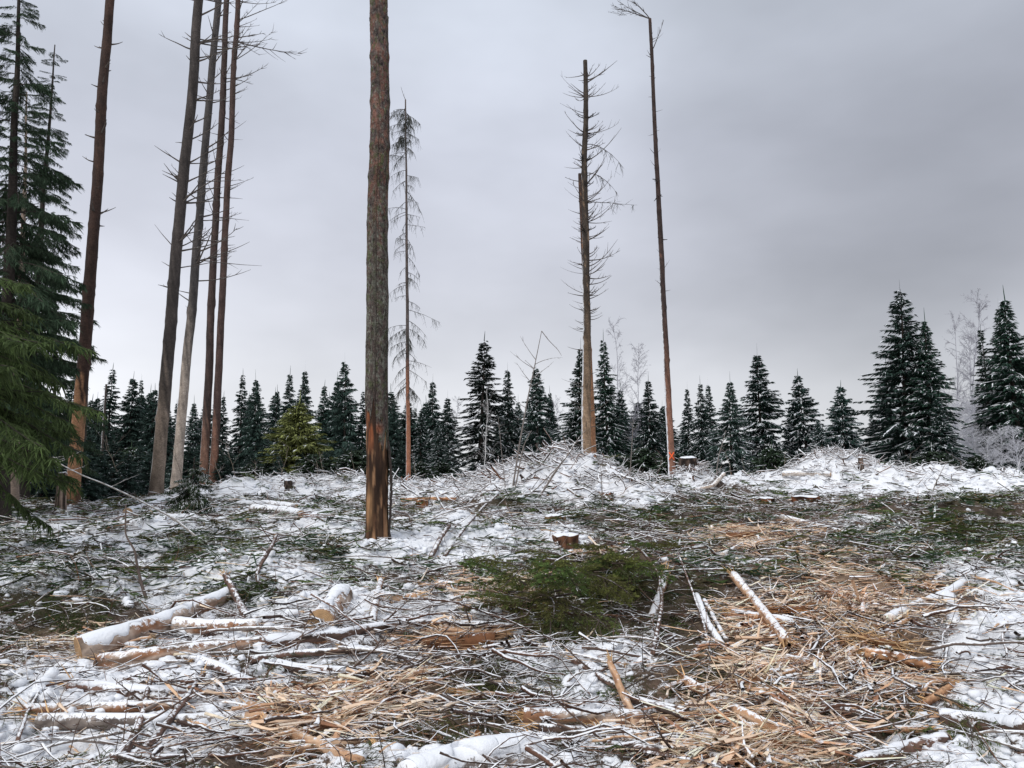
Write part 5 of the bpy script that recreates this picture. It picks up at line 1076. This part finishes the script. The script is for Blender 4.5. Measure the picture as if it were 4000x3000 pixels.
# splinters
TN = [(0.74, 0.57, 0.42), (0.78, 0.63, 0.48), (0.54, 0.36, 0.23), (0.36, 0.20, 0.12), (0.70, 0.54, 0.40), (0.10, 0.06, 0.045), (0.78, 0.64, 0.50)]
n = 330000; x, y = sample(n, 3.6, 20, .72, .3); sn, tn, gr, br = zones(x, y); keep = rng.random(n) < np.clip(tn ** 2 * .55 + .010, 0, 1) * np.where(fbm(x / .45, y / .3, 51, 3) + .12 * tn > .52, 1, .16); x, y, tn = x[keep], y[keep], tn[keep]; n = len(x)
L = rng.gamma(1.7, .065, n) + .04 + .006 * y; r = (.0022 + .010 * rng.random(n) ** 4) * (1 + y / 16); L *= 1 + 14 * (r - .003).clip(0); ori = (fbm(x / .6, y / .6, 55, 2) - .5) * 3.2
m = sticks(x, y, L, r, ori + rng.normal(0, .45, n), rng.normal(0, .16, n), 3, cols(TN, n, .3, .16, .22), rng.uniform(0, .09, n), .22, S=4, taper=.6, flat=rng.uniform(.25, .8, n))
n2_ = 130000; x2, y2 = sample(n2_, 3.6, 18, .72, .3); t2_ = zones(x2, y2)[1]; kp = rng.random(n2_) < np.clip(t2_ ** 2.6 * .9, 0, 1) * np.where(fbm(x2 / .5, y2 / .35, 53, 3) > .5, 1, .25); x2, y2 = x2[kp], y2[kp]; n2_ = len(x2)
sticks(x2, y2, rng.gamma(2.2, .085, n2_) + .05, .005 + .020 * rng.random(n2_) ** 2, (fbm(x2 / .6, y2 / .6, 55, 2) - .5) * 3.2 + rng.normal(0, .55, n2_), rng.normal(0, .22, n2_), 4, cols([(0.76, 0.57, 0.42), (0.68, 0.48, 0.33), (0.54, 0.32, 0.19), (0.80, 0.65, 0.51), (0.72, 0.54, 0.39), (0.26, 0.13, 0.075)], n2_, .25, .2, .25), rng.uniform(.0, .10, n2_), .2, m=m, S=5, taper=.75, flat=rng.uniform(.25, .7, n2_))
tag(m.obj('wood_splinters', M_wood, smooth=False), 'pale shredded wood splinters matting the machine track', kind='stuff'); print('splinters', n)
# needle sprigs on the ground
def sprigs(x, y, L, yaw, colr, needle, al=0., k=11, lift=.04):
    n = len(x); m = MB(); z = hgt(x, y) + rng.uniform(0, lift, n); t = np.linspace(0, 1, 4); d = np.stack([np.cos(yaw), np.sin(yaw), rng.normal(.05, .16, n)], 1); o = np.stack([x, y, z], 1)
    P = o[:, None] + d[:, None] * (L[:, None] * t)[..., None]; P[..., 2] -= (.15 * L)[:, None] * t ** 2
    ss = np.linspace(.1, 1.0, k)[None] + rng.normal(0, .03, (n, k)); b = np.stack([np.stack([np.interp(ss[i], t, P[i, :, j]) for j in range(3)], -1) for i in range(n)])
    sd = np.where(np.arange(k) % 2, 1, -1)[None]; a = yaw[:, None] + sd * rng.uniform(.35, .95, (n, k)); l = L[:, None] * .42 * (1.15 - np.clip(ss, 0, 1)) * rng.uniform(.6, 1.3, (n, k)) + .02
    q = np.linspace(0, 1, 3); dv = np.stack([np.cos(a), np.sin(a), rng.normal(-.05, .2, (n, k))], -1); Q = (b[:, :, None] + dv[:, :, None] * (l[..., None] * q)[..., None]).reshape(-1, 3, 3)
    Q = np.concatenate([Q, P[:, 1:4]]); N2 = len(Q); cc = np.concatenate([np.repeat(colr, k, 0), colr]); cc = cc * np.concatenate([rng.uniform(.7, 1.35, (N2, 1))] * 3 + [np.ones((N2, 1))], 1)
    T = nrm(Q[:, -1] - Q[:, 0]); up = np.array([0, 0, 1.]) + rng.normal(0, .35, (N2, 3)); s1 = nrm(np.cross(T, up)); s2 = np.cross(s1, T)
    if not needle:
        wd = np.array([.8, 1, .2])[None] * (.006 * (1 + np.linalg.norm(Q[:, 0, :2], axis=1) / 12))[:, None]; m.ribbons(Q, wd, s1, cc); m.ribbons(Q, wd * .7, s2, cc)
    else:
        nn = 13; f = np.linspace(.02, 1, nn)[None] + rng.normal(0, .02, (N2, nn)); B = Q[:, :1] + (Q[:, -1:] - Q[:, :1]) * f[..., None]
        th = rng.uniform(0, 6.28, (N2, nn)); rad = np.cos(th)[..., None] * s1[:, None] + np.sin(th)[..., None] * s2[:, None] * .8; tip = B + (T[:, None] * .7 + rad) * rng.uniform(.010, .017, (N2, nn))[..., None]
        sdv = nrm(np.cross(T[:, None] + 0 * rad, rad)) * .0016; V = np.stack([B - sdv, B + sdv, tip], 2); idx = np.arange(N2 * nn * 3).reshape(-1, 3)
        m.add(V, None, idx, np.repeat(cc, nn * 3, 0)); m.tubes(Q, np.array([.0018, .0015, .0008])[None] * np.ones((N2, 1)), 3, (0.07, .055, .03, .1))
    return m
GN = [(0.050, 0.082, 0.024), (0.070, 0.100, 0.026), (0.034, 0.062, 0.032), (0.085, 0.090, 0.032), (0.085, 0.070, 0.034)]
def grn_pts(n, lo, hi, base):
    x, y = sample(n, lo, hi); sn, tn, gr, br = zones(x, y); keep = rng.random(n) < np.clip(base * (1 - .55 * np.clip(br, 0, 1)) + gr ** 1.4 - .15 * tn - .20 * (sn > .55) * (gr < .6), .01, 1) * np.where(vn(x / .5, y / .3, 57) + .3 * gr > .4, 1, .3); return x[keep], y[keep], sn[keep], gr[keep]
x, y, sn, gr = grn_pts(8500, 3.7, 8.2, .22); n = len(x); c = cols(GN, n, .35, .34, .2); c[:, 3] = np.clip(c[:, 3] + .2 * sn - .25 * gr, .02, .9)
m = sprigs(x, y, rng.uniform(.14, .36, n), rng.uniform(0, 6.28, n), c, True, k=9); M_sprig = mat_debris('needles_with_snow', .5, 10, 'up', 0.0); print('near sprigs', n, m.n)
tag(m.obj('needle_sprigs', M_sprig, smooth=False), 'green spruce sprigs strewn over the foreground', kind='stuff')
x, y, sn, gr = grn_pts(30000, 8, 30, .30); n = len(x); c = cols(GN, n, .35, .40, .2); c[:, 3] = np.clip(c[:, 3] + .25 * sn - .25 * gr, .02, .9)
m = sprigs(x, y, rng.uniform(.2, .55, n) * (1 + y / 40), rng.normal(0, 1.2, n), c, False, k=9, lift=.07); print('far sprigs', n, m.n)
tag(m.obj('spruce_brash', M_sprig, smooth=False), 'green spruce brash strewn over the middle of the clearing', kind='stuff')
# snow lumps
ico = bpy.data.meshes.new('tmp'); import bmesh
bm = bmesh.new(); bmesh.ops.create_icosphere(bm, subdivisions=2, radius=1); iv = np.array([v.co[:] for v in bm.verts]); it = np.array([[v.index for v in f.verts] for f in bm.faces]); bm.free(); bpy.data.meshes.remove(ico)
n = 55000; x, y = sample(n, 3.6, 26, .74, .3); sn, tn, gr, br = zones(x, y); keep = rng.random(n) < np.clip(sn ** 1.4 * .6 + .006 - .1 * tn, 0, 1); x, y = x[keep], y[keep]; n = len(x)
_f = PX(815, 1182, 10.6); _a = rng.uniform(math.pi * .95, math.pi * 2.05, 110); _d = .15 + np.abs(rng.normal(.05, .09, 110)); x = np.concatenate([x, _f[0] + np.cos(_a) * _d]); y = np.concatenate([y, _f[1] + np.sin(_a) * _d]); n = len(x)
rad = rng.uniform(.010, .034, n) * (1 + y / 18); z = hgt(x, y) + rad * .12; sc = np.stack([rng.uniform(.8, 2.0, n), rng.uniform(.8, 1.2, n), rng.uniform(.45, .95, n)], 1) * rad[:, None]; a = rng.uniform(0, 6.28, n)
dsp = 1 + 1.0 * (np.stack([vn(iv[:, 0] * 2.3 + k * 7.7, iv[:, 1] * 1.8 + iv[:, 2] * 1.3, 3) for k in range(40)]) - .5); V = iv[None] * dsp[rng.integers(0, 40, n)][..., None] * sc[:, None]
V = np.stack([V[..., 0] * np.cos(a)[:, None] - V[..., 1] * np.sin(a)[:, None], V[..., 0] * np.sin(a)[:, None] + V[..., 1] * np.cos(a)[:, None], V[..., 2]], -1) + np.stack([x, y, z], 1)[:, None]
m = MB(); m.add(V, None, (it[None] + (np.arange(n) * len(iv))[:, None, None]).reshape(-1, 3), (.87, .88, .9, 0)); tag(m.obj('snow_clumps', M_snow), 'small clumps of snow lying on the brash', kind='stuff'); print('clumps', n)

HEADS = {'dark': ['dark broken branch', 'thin dark stick', 'red-brown stick'], 'grey': ['greyish snow-lined branch', 'pale grey stick', 'snowy bent branch'], 'tan': ['pale split stick', 'yellowish splintered stick', 'short tan stick']}
# --- loose branches, one object each
def branch_proto(kind, L, r, nt_):
    m = MB(); K = 12; t = np.linspace(0, 1, K); P = np.stack([L * (t - .5), .10 * L * np.sin(t * rng.uniform(2, 5) + rng.uniform(0, 6)) * rng.uniform(.2, 1), .04 * L * np.sin(t * rng.uniform(2, 6))], 1); P += np.cumsum(rng.normal(0, .008 * L, (K, 3)), 0) * np.array([.3, 1, .5]); P[:, 1:] -= P[:, 1:].mean(0)
    c1, c2, c3 = BARKS[kind]; c = lerp(c1, c2, rng.random(K)); al = rng.uniform(.5, .78) if kind != 'tan' else rng.uniform(.15, .45); m.tubes(P, r * (1 - .7 * t), 8, np.concatenate([c, np.full((K, 1), al)], 1)[None], cap=True)
    for i in range(nt_):
        k = int(rng.integers(2, K)); a = math.pi / 2 - rng.choice([-1, 1]) * rng.uniform(.4, 1.0)
        b_ = dead_branch(P[k], a, rng.uniform(-.05, .35), L * rng.uniform(.12, .35), r * .38, .1, 3, tuple(c1) + (al,)); m.v += b_.v; m.c += b_.c; m.q += [q_ + m.n + 0 for q_ in b_.q]; m.n += b_.n
    if kind == 'tan' or rng.random() < .4: slivers(m, P[0] + [r, 0, 0], (-1, 0, 0), 7, r * 4 + .02, .2, r * .35, (0.56, .36, .18))
    return m.mesh('branch', M_bark if kind != 'tan' else M_wood)
BP = {k_: [branch_proto(k_, rng.uniform(.7, 1.5), rng.uniform(.009, .019), int(rng.integers(2, 6))) for _ in range(10)] for k_ in ('dark', 'grey')}
BP['tan'] = [branch_proto('tan', rng.uniform(.35, .8), rng.uniform(.008, .016), 0) for _ in range(10)]
LB = {'dark': ('dark broken branch half under snow among the loose brash', 'dark loose branches in the brash', 'loose_branch', 'branch'), 'grey': ('greyish snow-lined branch lying among the loose brash', 'grey loose branches in the brash', 'loose_branch', 'branch'),
      'tan': ('pale split stick lying on the shredded wood', 'pale split sticks on the shredded wood', 'split_stick', 'stick')}
for k_, cnt, lo, hi in (('dark', 150, 4.2, 17), ('grey', 110, 4.5, 20), ('tan', 120, 4.2, 14)):
    done = 0
    while done < cnt:
        x, y = sample(1, lo, hi, .66, 0); x, y = float(x[0]), float(y[0]); z = float(hgt0(x, y)); u, v = project(x, y, z)
        if not (10 < u < 2200 and 1060 < v < 1650): continue
        sn, tn, gr, br = (float(q) for q in zones(np.array([x]), np.array([y])))
        if k_ == 'tan' and rng.random() > tn * 1.1: continue
        if k_ == 'dark' and rng.random() > .55 + .4 * br: continue
        if k_ != 'tan' and rng.random() < max(tn, gr) * .8: continue
        ob = bpy.data.objects.new(LB[k_][2], BP[k_][int(rng.integers(0, 10))]); COL.objects.link(ob); s = rng.uniform(.5, .95) * (1 + y / 40)
        yaw = rng.normal(0, .6) + (math.pi if rng.random() < .5 else 0)
        e_ = .3; sx = (float(hgt0(x + e_ * math.cos(yaw), y + e_ * math.sin(yaw))) - float(hgt0(x - e_ * math.cos(yaw), y - e_ * math.sin(yaw)))) / (2 * e_)
        ob.location = (x, y, z + rng.uniform(.02, .09)); ob.rotation_euler = (rng.uniform(-.3, .3), -math.atan(sx) + rng.normal(0, .08), yaw); ob.scale = (s, s, s); tag(ob, near(u, v, HEADS[k_][done % 3]), LB[k_][3], LB[k_][1]); done += 1
# sticks of the mounds: denser, snowy
n = 3600
sel = [MOUNDS[0], MOUNDS[1], MOUNDS[1], MOUNDS[2], MOUNDS[3], MOUNDS[4], MOUNDS[5], MOUNDS[5], MOUNDS[6], MOUNDS[8], MOUNDS[10], MOUNDS[11], MOUNDS[13]]
ii = rng.integers(0, len(sel), n); A_ = np.array(sel)[ii]; x = A_[:, 0] + rng.normal(0, .75, n) * A_[:, 3]; y = A_[:, 1] + rng.normal(0, .6, n) * A_[:, 4]
L = rng.uniform(.2, .9, n) ; m = sticks(x, y, L, rng.uniform(.007, .018, n) * np.where(rng.random(n) < .12, 2.0, 1), rng.normal(0, .9, n), rng.normal(0, .36, n), 6, cols(TW, n, .4, .95, .10), rng.uniform(-.04, .15, n), .7)
tag(m.obj('mound_brushwood', M_twig), 'snow-covered sticks heaped into the brush mounds', kind='stuff')

# --- green bough heap in the centre and others, boughs as things
def heap_bough(u, v, yaw, L, kind, label, lift=.15, pitch=.0, group='cut green boughs heaped in the centre'):
    g_ = G(u, v); ob = bpy.data.objects.new('spruce_bough', HB[kind][int(rng.integers(0, len(HB[kind])))]); COL.objects.link(ob); ob.location = tuple(g_ + [0, 0, lift]); ob.rotation_euler = (rng.normal(0, .2), pitch, yaw); ob.scale = (L,) * 3; return tag(ob, label, 'bough', group)
def needle_bough(L, col, seed):
    g = np.random.default_rng(seed); m = MB(); q = np.linspace(0, 1, 6); P = np.stack([L * q, .06 * L * np.sin(q * 3), -.25 * L * q ** 2], 1); m.tubes(P, .010 * (1 - .8 * q) + .002, 5, (0.06, .045, .035, .2))
    n = 34; s = np.linspace(.06, 1, n); o = np.stack([np.interp(s, q, P[:, k]) for k in range(3)], -1); sd = np.where(np.arange(n) % 2, 1, -1); a = sd * g.uniform(.5, 1.1, n); l = .40 * (1.1 - s * .8) * g.uniform(.6, 1.1, n)
    tw = []
    for i in range(n):
        d = np.array([math.cos(a[i]), math.sin(a[i]), g.uniform(-.5, -.05)]); tw.append((o[i], o[i] + d * l[i]))
        for j in range(5):
            f = g.uniform(.2, .95); b = o[i] + d * l[i] * f; a2 = a[i] + g.choice([-1, 1]) * g.uniform(.4, 1); tw.append((b, b + np.array([math.cos(a2), math.sin(a2), g.uniform(-.7, 0)]) * l[i] * .45 * (1.1 - f)))
    Q = np.array(tw); N2 = len(Q); T = nrm(Q[:, 1] - Q[:, 0]); ln = np.linalg.norm(Q[:, 1] - Q[:, 0], axis=1); s1 = nrm(np.cross(T, np.array([0, 0, 1.]) + g.normal(0, .2, (N2, 3)))); s2 = np.cross(s1, T); nn = 16
    f = np.linspace(.02, 1, nn)[None] + g.normal(0, .02, (N2, nn)); B = Q[:, :1] + (Q[:, 1:] - Q[:, :1]) * f[..., None]; th = g.uniform(0, 6.28, (N2, nn)); rad = np.cos(th)[..., None] * s1[:, None] + np.sin(th)[..., None] * s2[:, None]
    tip = B + (T[:, None] * .8 + rad) * g.uniform(.010, .018, (N2, nn))[..., None]; sv = nrm(np.cross(T[:, None] + 0 * rad, rad)) * .0030; V = np.stack([B - sv, B + sv, tip], 2)
    cc = np.array(col)[None] * g.uniform(.6, 1.5, N2)[:, None]; cc = np.concatenate([cc, np.full((N2, 1), .14)], 1); m.add(V, None, np.arange(N2 * nn * 3).reshape(-1, 3), np.repeat(cc, nn * 3, 0))
    q3 = np.linspace(0, 1, 3); m.tubes(Q[:, :1] + (Q[:, 1:] - Q[:, :1]) * q3[None, :, None], np.array([.002, .0015, .0008])[None] * np.ones((N2, 1)), 3, (0.07, .055, .03, 0)); return m.mesh('bough', M_sprig, smooth=False)
HB = {'green': [needle_bough(.8, (0.115, 0.155, 0.036), 401), needle_bough(.65, (0.085, 0.135, 0.036), 402), needle_bough(.75, (0.14, 0.155, 0.042), 403)], 'dark': [needle_bough(.8, (0.052, 0.088, 0.028), 404), needle_bough(.7, (0.062, 0.092, 0.026), 405)], 'olive': [needle_bough(.8, (0.110, 0.112, 0.034), 406)]}
HPOS = [(a, b) for a in ('upper', 'middle', 'lower') for b in ('left', 'centre', 'right')]
for i in range(48):
    q_ = rng.random(); u = 1120 + 290 * q_ + rng.normal(0, 22); v = 1352 - 95 * q_ + rng.normal(0, 22)
    lab = 'fresh green spruce bough in the %s %s of the heap beside the peeled poles' % ('upper' if v < 1290 else ('lower' if v > 1330 else 'middle'), 'left' if u < 1215 else ('right' if u > 1325 else 'centre'))
    heap_bough(u, v, rng.uniform(2.4, 5.6), rng.uniform(.45, 1.0), 'green' if i % 4 else 'olive', lab, rng.uniform(.05, .48), rng.uniform(-.45, .45))
for i in range(9): heap_bough(rng.normal(1248, 26), rng.normal(1372, 12), rng.normal(4.4, .5), rng.uniform(.45, .7), 'olive' if i % 3 == 0 else 'green', 'green spruce bough hanging down at the front of the central heap', rng.uniform(.12, .25), .5)
for cu, cv, su, sv, n_, kd, lab, gp in ((115, 1305, 70, 28, 22, 'dark', 'dark green bough lying in the patch at the left edge', 'cut boughs at the left edge'), (1120, 1490, 40, 28, 12, 'green', 'green bough lying below the central snow patch', 'cut boughs below the centre'), (1570, 1480, 45, 20, 10, 'dark', 'dark green bough beside the dark hollow at lower right', 'cut boughs at lower right'),
        (400, 1190, 50, 14, 12, 'green', 'green bough lying left of the thick trunk', 'cut boughs left of the thick trunk'), (2080, 1150, 90, 18, 16, 'green', 'green bough lying in the patch at the right', 'cut boughs at the right'), (520, 1265, 55, 12, 8, 'dark', 'dark bough lying behind the short sawn log', 'cut boughs behind the short sawn log'), (1480, 1330, 60, 25, 12, 'dark', 'dark bough in the hollow brush heap right of centre', 'cut boughs in the hollow brush heap'), (2010, 1570, 60, 20, 8, 'green', 'green bough beside the orange board at lower right', 'cut boughs by the orange board'), (1000, 1590, 70, 25, 8, 'olive', 'olive bough left of the torn birch log at bottom centre', 'cut boughs left of the bottom birch log')):
    for i in range(n_):
        _u, _v = rng.normal(cu, su), rng.normal(cv, sv); heap_bough(_u, _v, rng.uniform(0, 6.28), rng.uniform(.45, .85), kd, near(_u, _v, ('%s green bough', 'flat %s green bough', 'small %s green bough')[i % 3] % {'dark': 'dark', 'green': 'bright', 'olive': 'olive'}[kd]), rng.uniform(.03, .14), .12, gp)
# two dry birch leaves at the bottom centre
for u, v, lab in ((936, 1619, 'dry orange birch leaf hanging on a twig, left one at the bottom centre'), (1031, 1606, 'dry orange birch leaf on the snow, right one at the bottom centre')):
    g_ = G(u, v) + [0, 0, .05]; mm = MB(); a = np.linspace(0, 2 * math.pi, 12, endpoint=False); rx_ = .018 * np.sin(a) * (1 + .15 * np.cos(a)); rz = .028 * np.cos(a)
    front = np.stack([rx_, .006 * np.cos(a * 2) + .004 * np.abs(rx_) / .018, rz], 1); back = front + [0, .0012, 0]; V = np.concatenate([front, back, [[0, -.003, 0]], [[0, -.0018, 0]]])
    k_ = np.arange(12); k2 = (k_ + 1) % 12; mm.add(V, np.stack([k_, k2, k2 + 12, k_ + 12], -1), np.concatenate([np.stack([k_, k2, np.full(12, 24)], -1), np.stack([k2 + 12, k_ + 12, np.full(12, 25)], -1)]), (0.38, .16, .06, 0))
    mm.tubes(np.array([[0, 0, .026], [0.003, 0, .04], [.01, 0, .055]]), np.array([.0012, .001, .001]), 4, (.3, .14, .06, 0)); tag(mm.obj('dry_leaf', M_twig, None), lab, 'leaf').location = tuple(g_)
print('tris', sum(len(o.data.polygons) for o in bpy.data.objects if o.type == 'MESH'), 'objects', len(bpy.data.objects))
